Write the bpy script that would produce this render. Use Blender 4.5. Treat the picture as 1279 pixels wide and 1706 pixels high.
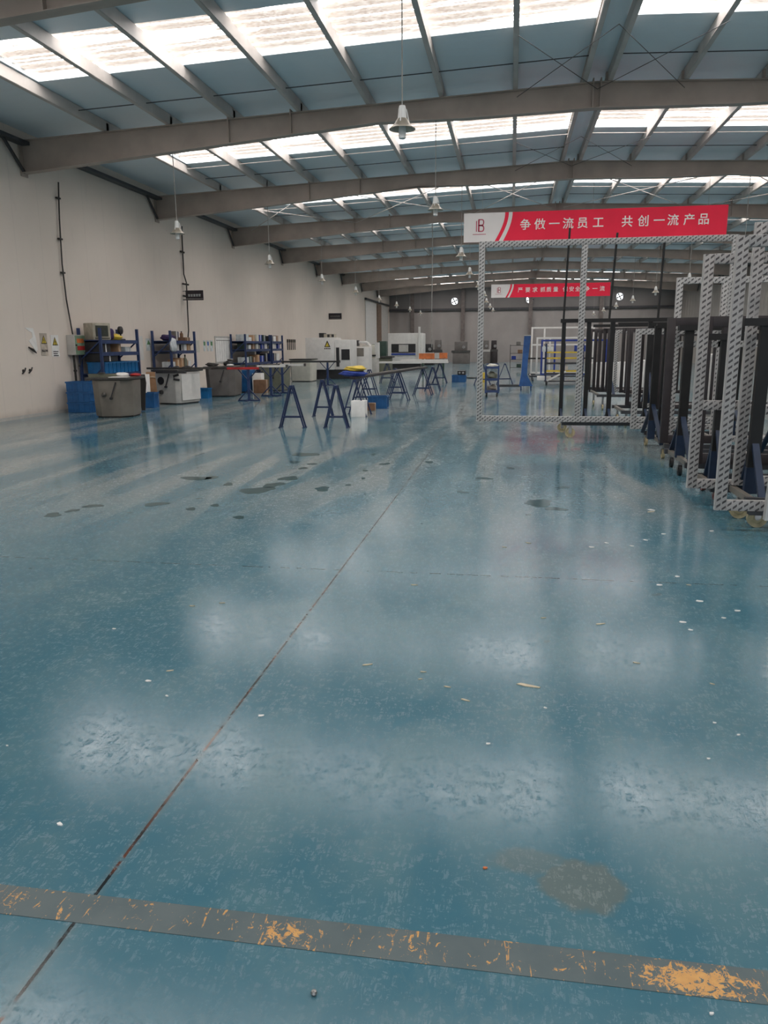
import bpy, bmesh, math, random
from mathutils import Vector, Matrix

for o in list(bpy.data.objects):
    bpy.data.objects.remove(o)
SC = bpy.context.scene
COL = SC.collection
rnd = random.Random(7)

# ------------------------------------------------------------------ camera
F_PX = 1284.56
CAM = Vector((0, 0, 1.5))
R_ = Vector((0.98719457, 0.15933544, -0.00768687))
U_ = Vector((-0.02634056, 0.21034505, 0.97727229))
D_ = Vector((-0.15733101, 0.96455543, -0.21184848))
cam = bpy.data.cameras.new('camera')
cam.sensor_fit = 'VERTICAL'; cam.sensor_height = 24; cam.sensor_width = 18
cam.lens = F_PX / 1706 * 24
cam.clip_end = 300; cam.clip_start = 0.05
camo = bpy.data.objects.new('camera', cam)
COL.objects.link(camo)
camo.matrix_world = Matrix(((R_.x, U_.x, -D_.x, CAM.x), (R_.y, U_.y, -D_.y, CAM.y),
                            (R_.z, U_.z, -D_.z, CAM.z), (0, 0, 0, 1)))
SC.camera = camo

# ------------------------------------------------------------------ light
SKY_EMIT = 13.0          # daylight through the translucent roof sheets
SC.view_settings.view_transform = 'Standard'
SC.view_settings.look = 'None'
SC.view_settings.gamma = 1
SC.view_settings.exposure = 0.0
w = bpy.data.worlds.new('world'); SC.world = w; w.use_nodes = True
w.node_tree.nodes['Background'].inputs[0].default_value = (0.86, 0.93, 1.0, 1)
w.node_tree.nodes['Background'].inputs[1].default_value = 1.3
SC.cycles.use_denoising = True
SC.cycles.max_bounces = 8
SC.cycles.diffuse_bounces = 5

# ------------------------------------------------------------------ rays through the photo
def ray(x, y):
    return R_ * ((x - 639.5) / F_PX) - U_ * ((y - 853) / F_PX) + D_
def fl(x, y, z=0.0):
    d = ray(x, y); return CAM + d * ((z - 1.5) / d.z)
def atY(x, y, Y):
    d = ray(x, y); return CAM + d * (Y / d.y)
def atX(x, y, X):
    d = ray(x, y); return CAM + d * (X / d.x)

# ------------------------------------------------------------------ materials
class NT:
    def __init__(s, name):
        s.m = bpy.data.materials.new(name); s.m.use_nodes = True
        s.t = s.m.node_tree; s.b = s.t.nodes['Principled BSDF']
        s.tc = s.t.nodes.new('ShaderNodeTexCoord')
    def n(s, typ, **kw):
        nd = s.t.nodes.new('ShaderNode' + typ)
        for k, v in kw.items():
            setattr(nd, k, v)
        return nd
    def l(s, a, b):
        s.t.links.new(a, b)
    def put(s, sock, v):
        if hasattr(v, 'is_output'):
            s.l(v, sock)
        else:
            sock.default_value = v
    def math(s, op, a, b=0.0, c=0.0, clamp=False):
        nd = s.n('Math', operation=op, use_clamp=clamp)
        s.put(nd.inputs[0], a); s.put(nd.inputs[1], b); s.put(nd.inputs[2], c)
        return nd.outputs[0]
    def mix(s, f, a, b, kind='MIX'):
        nd = s.n('MixRGB', blend_type=kind)
        s.put(nd.inputs[0], f)
        for i, v in ((1, a), (2, b)):
            if isinstance(v, tuple): v = (*v[:3], 1)
            s.put(nd.inputs[i], v)
        return nd.outputs[0]
    def noise(s, scale, detail=3, rough=.55, st=(1, 1, 1), off=(0, 0, 0), dist=0.0):
        mp = s.n('Mapping'); mp.inputs['Scale'].default_value = st; mp.inputs['Location'].default_value = off
        s.l(s.tc.outputs['Object'], mp.inputs[0])
        nd = s.n('TexNoise'); s.l(mp.outputs[0], nd.inputs['Vector'])
        nd.inputs['Scale'].default_value = scale; nd.inputs['Detail'].default_value = detail
        nd.inputs['Roughness'].default_value = rough; nd.inputs['Distortion'].default_value = dist
        return nd.outputs[0]
    def ramp(s, v, lo, hi, a=0.0, b=1.0):
        nd = s.n('MapRange'); nd.interpolation_type = 'SMOOTHSTEP'
        s.put(nd.inputs[0], v)
        for i, q in ((1, lo), (2, hi), (3, a), (4, b)):
            nd.inputs[i].default_value = q
        return nd.outputs[0]
    def xyz(s):
        nd = s.n('SeparateXYZ'); s.l(s.tc.outputs['Object'], nd.inputs[0]); return nd.outputs
    def set(s, **kw):
        for k, v in kw.items():
            k = {'color': 'Base Color', 'rough': 'Roughness', 'metal': 'Metallic', 'normal': 'Normal',
                 'emit': 'Emission Color', 'strength': 'Emission Strength', 'spec': 'Specular IOR Level', 'alpha': 'Alpha'}[k]
            if isinstance(v, tuple): v = (*v[:3], 1)
            s.put(s.b.inputs[k], v)
    def bump(s, h, strength=.2, dist=.01):
        nd = s.n('Bump'); s.l(h, nd.inputs['Height'])
        nd.inputs['Strength'].default_value = strength; nd.inputs['Distance'].default_value = dist
        s.l(nd.outputs[0], s.b.inputs['Normal'])

def plain(name, col, rough=.5, metal=0.0, var=.18, scale=6.0, spec=.5):
    t = NT(name)
    f = t.noise(scale, 4)
    dark = tuple(c * (1 - var) for c in col); light = tuple(min(1, c * (1 + var)) for c in col)
    t.set(color=t.mix(t.ramp(f, .3, .7), dark, light), rough=rough, metal=metal, spec=spec)
    return t.m

M = {}
def m(name, *a, **k):
    M[name] = plain(name, *a, **k)
m('beam_paint', (.42, .345, .295), .55, var=.1, scale=1.5)
m('purlin_steel', (.50, .46, .43), .5, var=.1, scale=2)
m('dark_steel', (.05, .05, .055), .5)
m('cord_black', (.025, .022, .02), .6)
m('cord_grey', (.30, .29, .27), .6)
m('rack_blue', (.022, .045, .13), .45)
m('trestle_blue', (.012, .026, .085), .45)
m('stand_blue', (.025, .10, .30), .45)
m('foot_navy', (.012, .026, .060), .5)
m('crate_blue', (.012, .098, .27), .4)
m('bin_blue', (.012, .145, .36), .4)
m('rubber_black', (.012, .011, .011), .55)
m('profile_dark', (.035, .027, .028), .4)
m('silver', (.60, .58, .56), .4, metal=.3, var=.08)
m('white_paint', (.72, .70, .67), .45, var=.05)
m('cream_paint', (.62, .60, .52), .5, var=.05)
m('grey_light', (.50, .48, .45), .5, var=.08)
m('grey_machine', (.185, .165, .14), .4, var=.15, scale=3)
m('grey_dark', (.15, .135, .125), .45, var=.12, scale=3)
m('olive_machine', (.16, .165, .12), .5, var=.12)
m('machine_black', (.02, .02, .022), .5)
m('table_iron', (.10, .095, .09), .35, metal=.6)
m('cardboard', (.50, .30, .17), .85, var=.1)
m('cardboard_dark', (.22, .12, .07), .85, var=.15)
m('tape', (.62, .5, .36), .4)
m('paper', (.86, .84, .81), .8, var=.05)
m('plastic_white', (.75, .75, .73), .4, var=.05)
m('bag_film', (.62, .66, .68), .3, var=.15, scale=14)
m('yellow_paint', (.70, .50, .06), .5)
m('orange_paint', (.62, .17, .05), .5)
m('red_paint', (.45, .03, .03), .5)
m('green_dark', (.03, .06, .045), .5)
m('green_box', (.20, .30, .20), .5)
m('wheel_tan', (.50, .42, .25), .5, var=.2, scale=20)
m('wheel_red', (.20, .07, .06), .5)
m('wheel_black', (.02, .02, .02), .5)
m('hub_steel', (.35, .34, .33), .35, metal=.8)
m('lamp_shade', (.42, .37, .30), .4, metal=.3)
m('lamp_white', (.78, .78, .76), .35, var=.04)
m('banner_red', (.86, .012, .055), .7, var=.06, scale=1)
m('banner_white', (.78, .74, .72), .6, var=.04, scale=1)
m('logo_red', (.42, .015, .06), .5)
m('letter_white', (.86, .84, .80), .6, var=.03)
m('sign_black', (.018, .012, .02), .4)
m('sign_yellow', (.60, .46, .05), .5)
m('sign_tan', (.52, .45, .38), .6)
m('notice_green', (.10, .25, .10), .6)
m('notice_blue', (.08, .16, .45), .6)
m('notice_pale', (.62, .66, .66), .6)
m('wood_chip', (.68, .58, .42), .8)
m('screen_dark', (.05, .055, .045), .3)
m('beige_plastic', (.42, .38, .30), .5)
m('purple_cloth', (.05, .03, .10), .9)
m('blue_cloth', (.03, .06, .30), .8)
m('door_brown', (.20, .13, .09), .6)
m('far_grey', (.33, .30, .285), .7, var=.06, scale=.6)
m('pillar_paint', (.15, .125, .115), .6)
m('far_dark', (.20, .185, .18), .7, var=.06, scale=.6)

def mat_wall():
    t = NT('sandwich_panel_white')
    x, y, z = t.xyz()
    n = t.noise(.5, 4); n2 = t.noise(2.5, 5, st=(1, 1, .35))
    base = t.mix(t.ramp(n, .3, .7), (.77, .68, .60), (.81, .72, .64))
    base = t.mix(t.ramp(n2, .55, .75, 0, .25), base, (.64, .57, .51))
    seam = t.math('LESS_THAN', t.math('ABSOLUTE', t.math('SUBTRACT', t.math('FRACT', t.math('DIVIDE', y, 0.95)), .5)), .004)
    base = t.mix(t.math('MULTIPLY', seam, .3), base, (.35, .32, .3))
    grime = t.ramp(t.math('ADD', z, t.math('MULTIPLY', n2, .25)), .12, .35, .5, 0)
    base = t.mix(grime, base, (.30, .26, .21))
    t.set(color=base, rough=.5, spec=.3)
    return t.m
M['wall'] = mat_wall()

def mat_ribbed(name, col, axis, pitch):
    t = NT(name)
    c = t.xyz()[axis]
    s = t.math('SINE', t.math('MULTIPLY', c, 2 * math.pi / pitch))
    n = t.noise(.7, 4)
    base = t.mix(t.ramp(n, .3, .7), tuple(v * .88 for v in col), col)
    t.set(color=base, rough=.55)
    t.bump(s, .5, .03)
    return t.m
M['wall_ribbed'] = mat_ribbed('ribbed_wall_sheet', (.36, .33, .30), 1, .9)
M['wall_far'] = mat_ribbed('far_wall_sheet', (.34, .31, .295), 0, .9)

def mat_ceiling():
    t = NT('insulation_foil')
    x, y, z = t.xyz()
    n = t.noise(.6, 4, st=(1, .3, 1)); n2 = t.noise(7, 3, st=(.12, 1, 1))
    base = t.mix(t.ramp(n, .3, .7), (.68, .78, .84), (.76, .84, .88))
    base = t.mix(t.ramp(n2, .5, .7, 0, .25), base, (.72, .77, .79))
    t.set(color=base, rough=.42, metal=.1)
    t.bump(t.noise(3, 3, st=(.5, 1, 1)), .35, .03)
    return t.m
M['ceiling'] = mat_ceiling()

def mat_skylight():
    t = NT('translucent_roof_sheet')
    x, y, z = t.xyz()
    ph = t.math('FRACT', t.math('DIVIDE', y, .293))
    blot = t.noise(1.3, 3, st=(.35, 2.2, 1)); speck = t.noise(22, 4, .75, st=(.6, 1, 1)); thin = t.noise(7, 2, st=(.05, 1, 1))
    stripe = t.math('MULTIPLY', t.ramp(ph, .04, .10), t.ramp(ph, .80, .86, 1, 0))
    stripe = t.math('MULTIPLY', stripe, t.ramp(blot, .36, .46))
    hair = t.math('MULTIPLY', t.ramp(thin, .60, .66), .8)
    dirt = t.math('MAXIMUM', stripe, hair)
    tan = t.mix(t.ramp(speck, .38, .62), (.068, .060, .054), (.036, .026, .021))
    col = t.mix(dirt, (1.0, .955, .93), tan)
    t.set(color=(.7, .66, .6), rough=.5, emit=col, strength=SKY_EMIT)
    return t.m
M['skylight'] = mat_skylight()

def mat_daylight():
    t = NT('daylight_opening')
    n = t.noise(3, 2)
    t.set(color=(.8, .8, .8), emit=t.mix(n, (.9, .95, 1), (1, 1, 1)), strength=1.4)
    return t.m
M['daylight'] = mat_daylight()

def mat_floor():
    t = NT('epoxy_floor')
    x, y, z = t.xyz()
    big = t.noise(.45, 4, off=(3, 1, 0)); mid = t.noise(2.2, 5, st=(1, .7, 1), dist=.6)
    fine = t.noise(26, 5, .65, st=(1, .55, 1), dist=1.0); track = t.noise(1.6, 4, st=(1.0, .12, 1), dist=.8)
    base = t.mix(t.ramp(big, .3, .7), (.050, .160, .215), (.066, .172, .222))
    base = t.mix(t.ramp(mid, .40, .72, 0, .55), base, (.115, .215, .24))
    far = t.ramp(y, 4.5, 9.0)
    base = t.mix(t.math('MULTIPLY', t.ramp(track, .42, .62), t.math('MULTIPLY', far, .75)), base, (.29, .325, .32))  # pale tracks; growing with distance, they also paint in the far floor's reflection
    wear = t.math('MULTIPLY', t.ramp(fine, .48, .68), t.ramp(t.noise(1.1, 3, off=(8, 2, 0)), .45, .65))
    base = t.mix(t.math('MULTIPLY', wear, .18), base, (.25, .30, .31))
    # old stain near the camera
    def ell(cx, cy, rx, ry):
        a = t.math('DIVIDE', t.math('SUBTRACT', x, cx), rx); b = t.math('DIVIDE', t.math('SUBTRACT', y, cy), ry)
        return t.math('SQRT', t.math('ADD', t.math('MULTIPLY', a, a), t.math('MULTIPLY', b, b)))
    wob = t.math('MULTIPLY', t.math('SUBTRACT', t.noise(9, 3), .5), .9)
    s1 = t.ramp(t.math('ADD', ell(.245, 1.975, .13, .115), wob), .75, 1.05, .62, 0)
    s2 = t.ramp(t.math('ADD', ell(.09, 2.055, .13, .07), wob), .6, 1.1, .42, 0)
    base = t.mix(t.math('MAXIMUM', s1, s2), base, (.155, .165, .135))
    base = t.mix(t.ramp(ell(-9.2, 13.0, 1.6, 2.5), .4, 1.2, .25, 0), base, (.2, .22, .2))
    # expansion joints, partly filled
    brk = t.noise(14, 2, .5)
    def seam(c, pos, hw, lo, hi):
        d = t.math('ABSOLUTE', t.math('SUBTRACT', c, pos))
        d = t.math('ADD', d, t.math('MULTIPLY', t.math('SUBTRACT', t.noise(60, 2), .5), hw * .8))
        return t.math('MULTIPLY', t.math('LESS_THAN', d, hw), t.ramp(brk, lo, hi))
    sx = seam(x, -1.11, .0052, .34, .46)
    halo = t.ramp(t.math('ABSOLUTE', t.math('ADD', x, 1.11)), .004, .03, .35, 0)
    base = t.mix(halo, base, (.16, .2, .2))
    sy = seam(y, 4.95, .007, .40, .55); sy2 = seam(y, 12.95, .012, .3, .4); sy3 = seam(y, 21, .014, .3, .4)
    sy4 = seam(x, 5.9, .008, .3, .4); sy5 = seam(x, -6.9, .012, .3, .4)
    base = t.mix(sx, base, t.mix(t.ramp(t.noise(5, 2), .5, .62), (.016, .02, .022), (.10, .04, .025)))
    base = t.mix(t.math('MULTIPLY', t.math('MAXIMUM', t.math('MAXIMUM', sy, sy2), t.math('MAXIMUM', sy3, t.math('MAXIMUM', sy4, sy5))), .75), base, (.03, .055, .06))
    # small dark specks
    sp = t.math('GREATER_THAN', t.noise(5.5, 2, .4, off=(1, 5, 0)), .765)
    base = t.mix(t.math('MULTIPLY', sp, .55), base, (.03, .06, .06))
    sc1 = t.noise(90, 5, .75, st=(1, .22, 1), dist=.8); sc2 = t.noise(30, 6, .78, st=(.55, 1, 1), dist=1.2); sc3 = t.noise(1.6, 3, off=(5, 5, 0))
    scr = t.math('MULTIPLY', t.ramp(sc1, .42, .63), t.ramp(sc2, .45, .59))
    rough = t.math('ADD', t.math('ADD', .122, t.math('MULTIPLY', scr, .36)), t.ramp(mid, .3, .7, -.01, .05))
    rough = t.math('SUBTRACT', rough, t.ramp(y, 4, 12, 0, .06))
    base = t.mix(t.math('MULTIPLY', t.math('MULTIPLY', scr, t.ramp(sc3, .4, .6, .1, 1)), .12), base, (.20, .23, .23))
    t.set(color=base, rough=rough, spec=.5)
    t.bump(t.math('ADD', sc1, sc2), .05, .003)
    return t.m
M['floor'] = mat_floor()

def mat_line():
    t = NT('worn_floor_line')
    x, y, z = t.xyz()
    n = t.noise(48, 6, .75, dist=1.0); s = t.noise(30, 3, .6, st=(1, .16, 1), dist=2.2); s2 = t.noise(30, 3, .6, st=(.75, .45, 1), off=(4, 2, 0), dist=2.5)
    b = t.noise(3.2, 2, off=(.35, 0, 0))
    def bell(c, wd, h):
        return t.math('MULTIPLY', t.ramp(t.math('ABSOLUTE', t.math('SUBTRACT', x, c)), 0, wd, 1, 0), h)
    cen = t.ramp(t.math('ABSOLUTE', t.math('SUBTRACT', y, 1.668)), .02, .055, 0, -.12)
    bo = t.math('ADD', bell(.48, .24, .22), t.math('ADD', bell(-.53, .12, .15), t.math('ADD', bell(-.20, .10, .07), bell(-1.32, .06, .11))))
    chips = t.ramp(t.math('ADD', t.math('ADD', n, cen), bo), .64, .67)
    st_ = t.math('MAXIMUM', t.ramp(s, .61, .65), t.ramp(s2, .63, .67))
    streak = t.math('MULTIPLY', t.math('MULTIPLY', st_, t.ramp(n, .44, .52)), t.ramp(t.math('ADD', b, bo), .34, .44))
    mask = t.math('MAXIMUM', chips, streak)
    base = t.mix(t.ramp(t.noise(6, 4), .3, .7), (.066, .102, .110), (.095, .128, .132))
    t.set(color=t.mix(mask, base, t.mix(t.noise(40, 2), (.55, .26, .07), (.72, .40, .12))), rough=.32)
    return t.m
M['line'] = mat_line()

def mat_puddle():
    t = NT('wet_dark_patch')
    n = t.noise(8, 3)
    t.set(color=t.mix(n, (.02, .065, .075), (.035, .09, .10)), rough=.12, spec=.2)
    return t.m
M['puddle'] = mat_puddle()

def mat_film(name, a, b, px, pz):
    t = NT(name)
    x, y, z = t.xyz()
    u = t.math('DIVIDE', x, px); v = t.math('DIVIDE', t.math('ADD', z, t.math('MULTIPLY', x, -.75)), pz)
    wob = t.math('MULTIPLY', t.math('SUBTRACT', t.noise(10, 1), .5), .3)
    du = t.math('ABSOLUTE', t.math('SUBTRACT', t.math('FRACT', u), .5))
    dv = t.math('ABSOLUTE', t.math('SUBTRACT', t.math('FRACT', t.math('ADD', v, wob)), .5))
    on = t.math('MULTIPLY', t.math('LESS_THAN', du, .36), t.math('LESS_THAN', dv, .19))
    on = t.math('MULTIPLY', on, t.ramp(t.noise(9, 2), .25, .4, .35, 1))
    t.set(color=t.mix(on, a, b), rough=.38, spec=.5)
    return t.m
M['film'] = mat_film('printed_film', (.43, .40, .385), (.07, .062, .062), .0425, .050)
M['film_fine'] = mat_film('printed_film_fine', (.52, .505, .49), (.10, .095, .095), .040, .055)

# ------------------------------------------------------------------ mesh builder
class MB:
    def __init__(s): s.v = []; s.f = []
    def add(s, vs, fs):
        n = len(s.v); s.v += [tuple(v) for v in vs]; s.f += [[i + n for i in f] for f in fs]; return s
    def box(s, c, d, rz=0.0, rx=0.0, ry=0.0):
        mt = Matrix.Rotation(rz, 3, 'Z') @ Matrix.Rotation(ry, 3, 'Y') @ Matrix.Rotation(rx, 3, 'X')
        vs = [Vector(c) + mt @ Vector((sx * d[0] / 2, sy * d[1] / 2, sz * d[2] / 2)) for sx in (-1, 1) for sy in (-1, 1) for sz in (-1, 1)]
        return s.add(vs, [(0, 1, 3, 2), (4, 6, 7, 5), (0, 4, 5, 1), (2, 3, 7, 6), (0, 2, 6, 4), (1, 5, 7, 3)])
    def span(s, x0, x1, y0, y1, z0, z1):
        return s.box(((x0 + x1) / 2, (y0 + y1) / 2, (z0 + z1) / 2), (abs(x1 - x0), abs(y1 - y0), abs(z1 - z0)))
    def bar(s, p, q, wd, h=None):
        p = Vector(p); q = Vector(q); h = h or wd
        a = (q - p).normalized()
        up = Vector((0, 0, 1)) if abs(a.z) < .95 else Vector((0, 1, 0))
        r = a.cross(up).normalized(); u = r.cross(a)
        vs = [e + r * (i * wd / 2) + u * (j * h / 2) for e in (p, q) for i, j in ((-1, -1), (1, -1), (1, 1), (-1, 1))]
        return s.add(vs, [(0, 1, 2, 3), (7, 6, 5, 4), (0, 4, 5, 1), (1, 5, 6, 2), (2, 6, 7, 3), (3, 7, 4, 0)])
    def path(s, pts, r, n=8):
        pts = [Vector(p) for p in pts]; rings = []
        for i, p in enumerate(pts):
            a = (pts[min(i + 1, len(pts) - 1)] - pts[max(i - 1, 0)]).normalized()
            ref = Vector((0, 0, 1)) if abs(a.z) < .95 else Vector((1, 0, 0))
            e1 = a.cross(ref).normalized(); e2 = a.cross(e1)
            rr = r[i] if isinstance(r, (list, tuple)) else r
            rings.append([p + e1 * rr * math.cos(t) + e2 * rr * math.sin(t) for t in [2 * math.pi * k / n for k in range(n)]])
        vs = [v for ring in rings for v in ring]; fs = []
        for i in range(len(rings) - 1):
            for k in range(n):
                fs.append((i * n + k, i * n + (k + 1) % n, (i + 1) * n + (k + 1) % n, (i + 1) * n + k))
        fs.append(tuple(range(n))); fs.append(tuple(range(len(vs) - n, len(vs))))
        return s.add(vs, fs)
    def tube(s, p, q, r, n=10): return s.path([p, q], r, n)
    def lathe(s, prof, c=(0, 0, 0), n=20, axis='z'):
        vs = []; fs = []
        for r, z in prof:
            for k in range(n):
                t = 2 * math.pi * k / n
                a, b = r * math.cos(t), r * math.sin(t)
                vs.append(Vector(c) + (Vector((a, b, z)) if axis == 'z' else Vector((z, a, b)) if axis == 'x' else Vector((a, z, b))))
        L = len(prof)
        for i in range(L - 1):
            for k in range(n):
                fs.append((i * n + k, i * n + (k + 1) % n, (i + 1) * n + (k + 1) % n, (i + 1) * n + k))
        if prof[0][0] > 1e-4: fs.append(tuple(range(n)))
        if prof[-1][0] > 1e-4: fs.append(tuple(range((L - 1) * n, L * n)))
        return s.add(vs, fs)
    def prism(s, pts, a, b, axis='z'):
        def mk(p, t):
            return (p[0], p[1], t) if axis == 'z' else (p[0], t, p[1]) if axis == 'y' else (t, p[0], p[1])
        n = len(pts)
        vs = [mk(p, a) for p in pts] + [mk(p, b) for p in pts]
        fs = [tuple(range(n)), tuple(range(n, 2 * n))] + [(i, (i + 1) % n, n + (i + 1) % n, n + i) for i in range(n)]
        return s.add(vs, fs)
    def build(s, name, mat, parent=None, bevel=0.0, ang=.6):
        me = bpy.data.meshes.new(name)
        me.from_pydata(s.v, [], s.f)
        bm = bmesh.new(); bm.from_mesh(me)
        bmesh.ops.remove_doubles(bm, verts=bm.verts, dist=1e-6)
        bmesh.ops.recalc_face_normals(bm, faces=bm.faces)
        if bevel:
            bmesh.ops.bevel(bm, geom=[e for e in bm.edges if len(e.link_faces) == 2 and e.calc_face_angle(0) > .5],
                            offset=bevel, segments=2, profile=.6, affect='EDGES', clamp_overlap=True)
        bm.to_mesh(me); bm.free()
        me.polygons.foreach_set('use_smooth', [True] * len(me.polygons))
        me.set_sharp_from_angle(angle=ang)
        me.materials.append(M[mat] if isinstance(mat, str) else mat)
        o = bpy.data.objects.new(name, me); COL.objects.link(o)
        if parent: o.parent = parent
        return o

def tag(o, label, cat, group=None):
    o['label'] = label; o['category'] = cat
    if group: o['group'] = group
    return o
def thing(name, label, cat, loc=(0, 0, 0), rz=0.0, group=None, rx=0.0):
    o = bpy.data.objects.new(name, None); COL.objects.link(o)
    o.location = loc; o.rotation_euler = (rx, 0, rz); o.empty_display_size = .1
    return tag(o, label, cat, group)
def struct(mb, name, mat, parent=None, **k):
    o = mb.build(name, mat, parent, **k)
    if parent is None: o['kind'] = 'structure'
    return o
def dup(root, loc, rz=None, label=None, group=None):
    r = root.copy(); COL.objects.link(r); r.location = loc
    if rz is not None: r.rotation_euler = (r.rotation_euler[0], 0, rz)
    if label: r['label'] = label
    if group: r['group'] = group
    for ch in list(root.children):
        c = ch.copy(); COL.objects.link(c); c.parent = r
        for g in list(ch.children):
            d = g.copy(); COL.objects.link(d); d.parent = c
    return r
def text_mesh(body, size, bold=0.0, depth=.004):
    cu = bpy.data.curves.new('lettering', 'FONT')
    cu.body = body; cu.size = size; cu.align_x = 'CENTER'; cu.align_y = 'CENTER'; cu.offset = bold; cu.extrude = depth / 2
    ob = bpy.data.objects.new('lettering', cu); COL.objects.link(ob)
    bpy.context.view_layer.update()
    me = bpy.data.meshes.new_from_object(ob.evaluated_get(bpy.context.evaluated_depsgraph_get()))
    bpy.data.objects.remove(ob)
    return me
def text_part(name, body, size, mat, parent, loc, rot, bold=0.0, sx=1.0):
    me = text_mesh(body, size, bold); me.materials.clear(); me.materials.append(M[mat])
    o = bpy.data.objects.new(name, me); COL.objects.link(o); o.parent = parent
    o.location = loc; o.rotation_euler = rot; o.scale = (sx, 1, 1)
    return o
FACE_CAM = (math.pi / 2, 0, 0)              # lettering that faces -Y
FACE_AISLE = (math.pi / 2, 0, math.pi / 2)  # lettering that faces +X

# ------------------------------------------------------------------ the hall
XL, XR, XM = -10.4, 13.3, 1.45
Y0, YF = -6.0, 67.5
BAY, B0 = 6.42, 9.78
def roof_z(x): return 6.0 + .04 * 11.85 - .04 * abs(x - XM)
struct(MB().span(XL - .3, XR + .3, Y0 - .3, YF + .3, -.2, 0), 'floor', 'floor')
struct(MB().span(XL - .15, XL, Y0, YF, 0, 6.02), 'wall_left', 'wall')
struct(MB().span(XR, XR + .15, Y0, YF, 0, 6.02), 'wall_right', 'wall_ribbed')
fw = struct(MB().prism([(XL - .15, 0), (XR + .15, 0), (XR + .15, 6.05), (XM, 6.6), (XL - .15, 6.05)], YF, YF + .15, 'y'), 'wall_far', 'wall_far')
nw = MB()
nw.span(XL, -6.0, Y0 - .15, Y0, 0, 6.0); nw.span(8.5, XR, Y0 - .15, Y0, 0, 6.0); nw.span(-6.0, 8.5, Y0 - .15, Y0, 4.6, 6.3)  # unseen gateway added behind the camera to let sky light in
struct(nw, 'wall_near', 'wall_ribbed')
struct(MB().span(XL - .3, XR + .3, Y0 - 14, Y0 - .3, -.25, -.02), 'ground_outside', 'far_grey')
struct(MB().span(XL, XL + .02, Y0, YF, 0, .07), 'baseboard_left', 'grey_light')

# roof: insulated sheets with one translucent band in every bay, both slopes
bands = []
k = -2
while B0 + BAY * k < YF - 2:
    mid = B0 + BAY * (k + .5) - .13
    if mid + .9 > Y0 + .5 and mid < YF - 1: bands.append((mid - .88, mid + .88))
    k += 1
PUR = [-8.4, -7.0, -5.65, -4.25, -2.85, -1.42, -.02, 1.25, 1.65, 3.0, 4.4, 5.8, 7.2, 8.6, 10.0, 11.3]
SKX = [(-8.35, 1.22), (1.68, 11.25)]
ce = MB()
def roof_patch(x0, x1, y0, y1):
    z0, z1 = roof_z(x0), roof_z(x1)
    ce.add([(x0, y0, z0), (x1, y0, z1), (x1, y1, z1), (x0, y1, z0), (x0, y0, z0 + .12), (x1, y0, z1 + .12), (x1, y1, z1 + .12), (x0, y1, z0 + .12)],
           [(0, 1, 2, 3), (7, 6, 5, 4), (0, 4, 5, 1), (1, 5, 6, 2), (2, 6, 7, 3), (3, 7, 4, 0)])
ys = Y0 - .2
for (a, b) in bands:
    for x0, x1 in ((XL - .2, XM), (XM, XR + .2)): roof_patch(x0, x1, ys, a)
    for x0, x1 in ((XL - .2, SKX[0][0]), (SKX[0][1], XM), (XM, SKX[1][0]), (SKX[1][1], XR + .2)): roof_patch(x0, x1, a, b)
    ys = b
for x0, x1 in ((XL - .2, XM), (XM, XR + .2)): roof_patch(x0, x1, ys, YF + .2)
struct(ce, 'ceiling', 'ceiling')
n_win = 0
for (a, b) in bands:
    for x0, x1 in SKX:
        n_win += 1
        g = MB(); prof = []
        y = a
        while y < b - .01:                                   # trapezoid corrugation along the slope
            for dy, dz in ((0, .012), (.03, .012), (.05, 0), (.24, 0), (.26, .012)):
                prof.append((min(y + dy, b), dz))
            y += .293
        vs = []; fs = []
        for (yy, dz) in prof:
            for xx in (x0, x1): vs.append((xx, yy, roof_z(xx) + .07 + dz))
        for i in range(len(prof) - 1): fs.append((2 * i, 2 * i + 1, 2 * i + 3, 2 * i + 2))
        g.add([(v[0], v[1] - a, v[2]) for v in vs], fs)
        struct(g, 'window_%d' % n_win, 'skylight').location.y = a

# purlins (C-sections running the length of the hall)
for x in PUR:
    zt = roof_z(x)
    p = MB()
    p.span(x - .012, x + .012, Y0, YF, zt - .21, zt - .012)
    d = -.07 if x < XM else .07
    p.span(min(x, x + d), max(x, x + d), Y0, YF, zt - .216, zt - .2)
    p.span(min(x, x + d), max(x, x + d), Y0, YF, zt - .03, zt - .012)
    p.span(x + d - .008, x + d + .008, Y0, YF, zt - .2, zt - .175)
    struct(p, 'ceiling_beam', 'purlin_steel')
for xs, s in ((XL, 1), (XR, -1)):
    struct(MB().bar((xs + s * .12, Y0, 5.72), (xs + s * .12, YF, 5.72), .2, .07), 'ceiling_beam', 'dark_steel')
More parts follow.
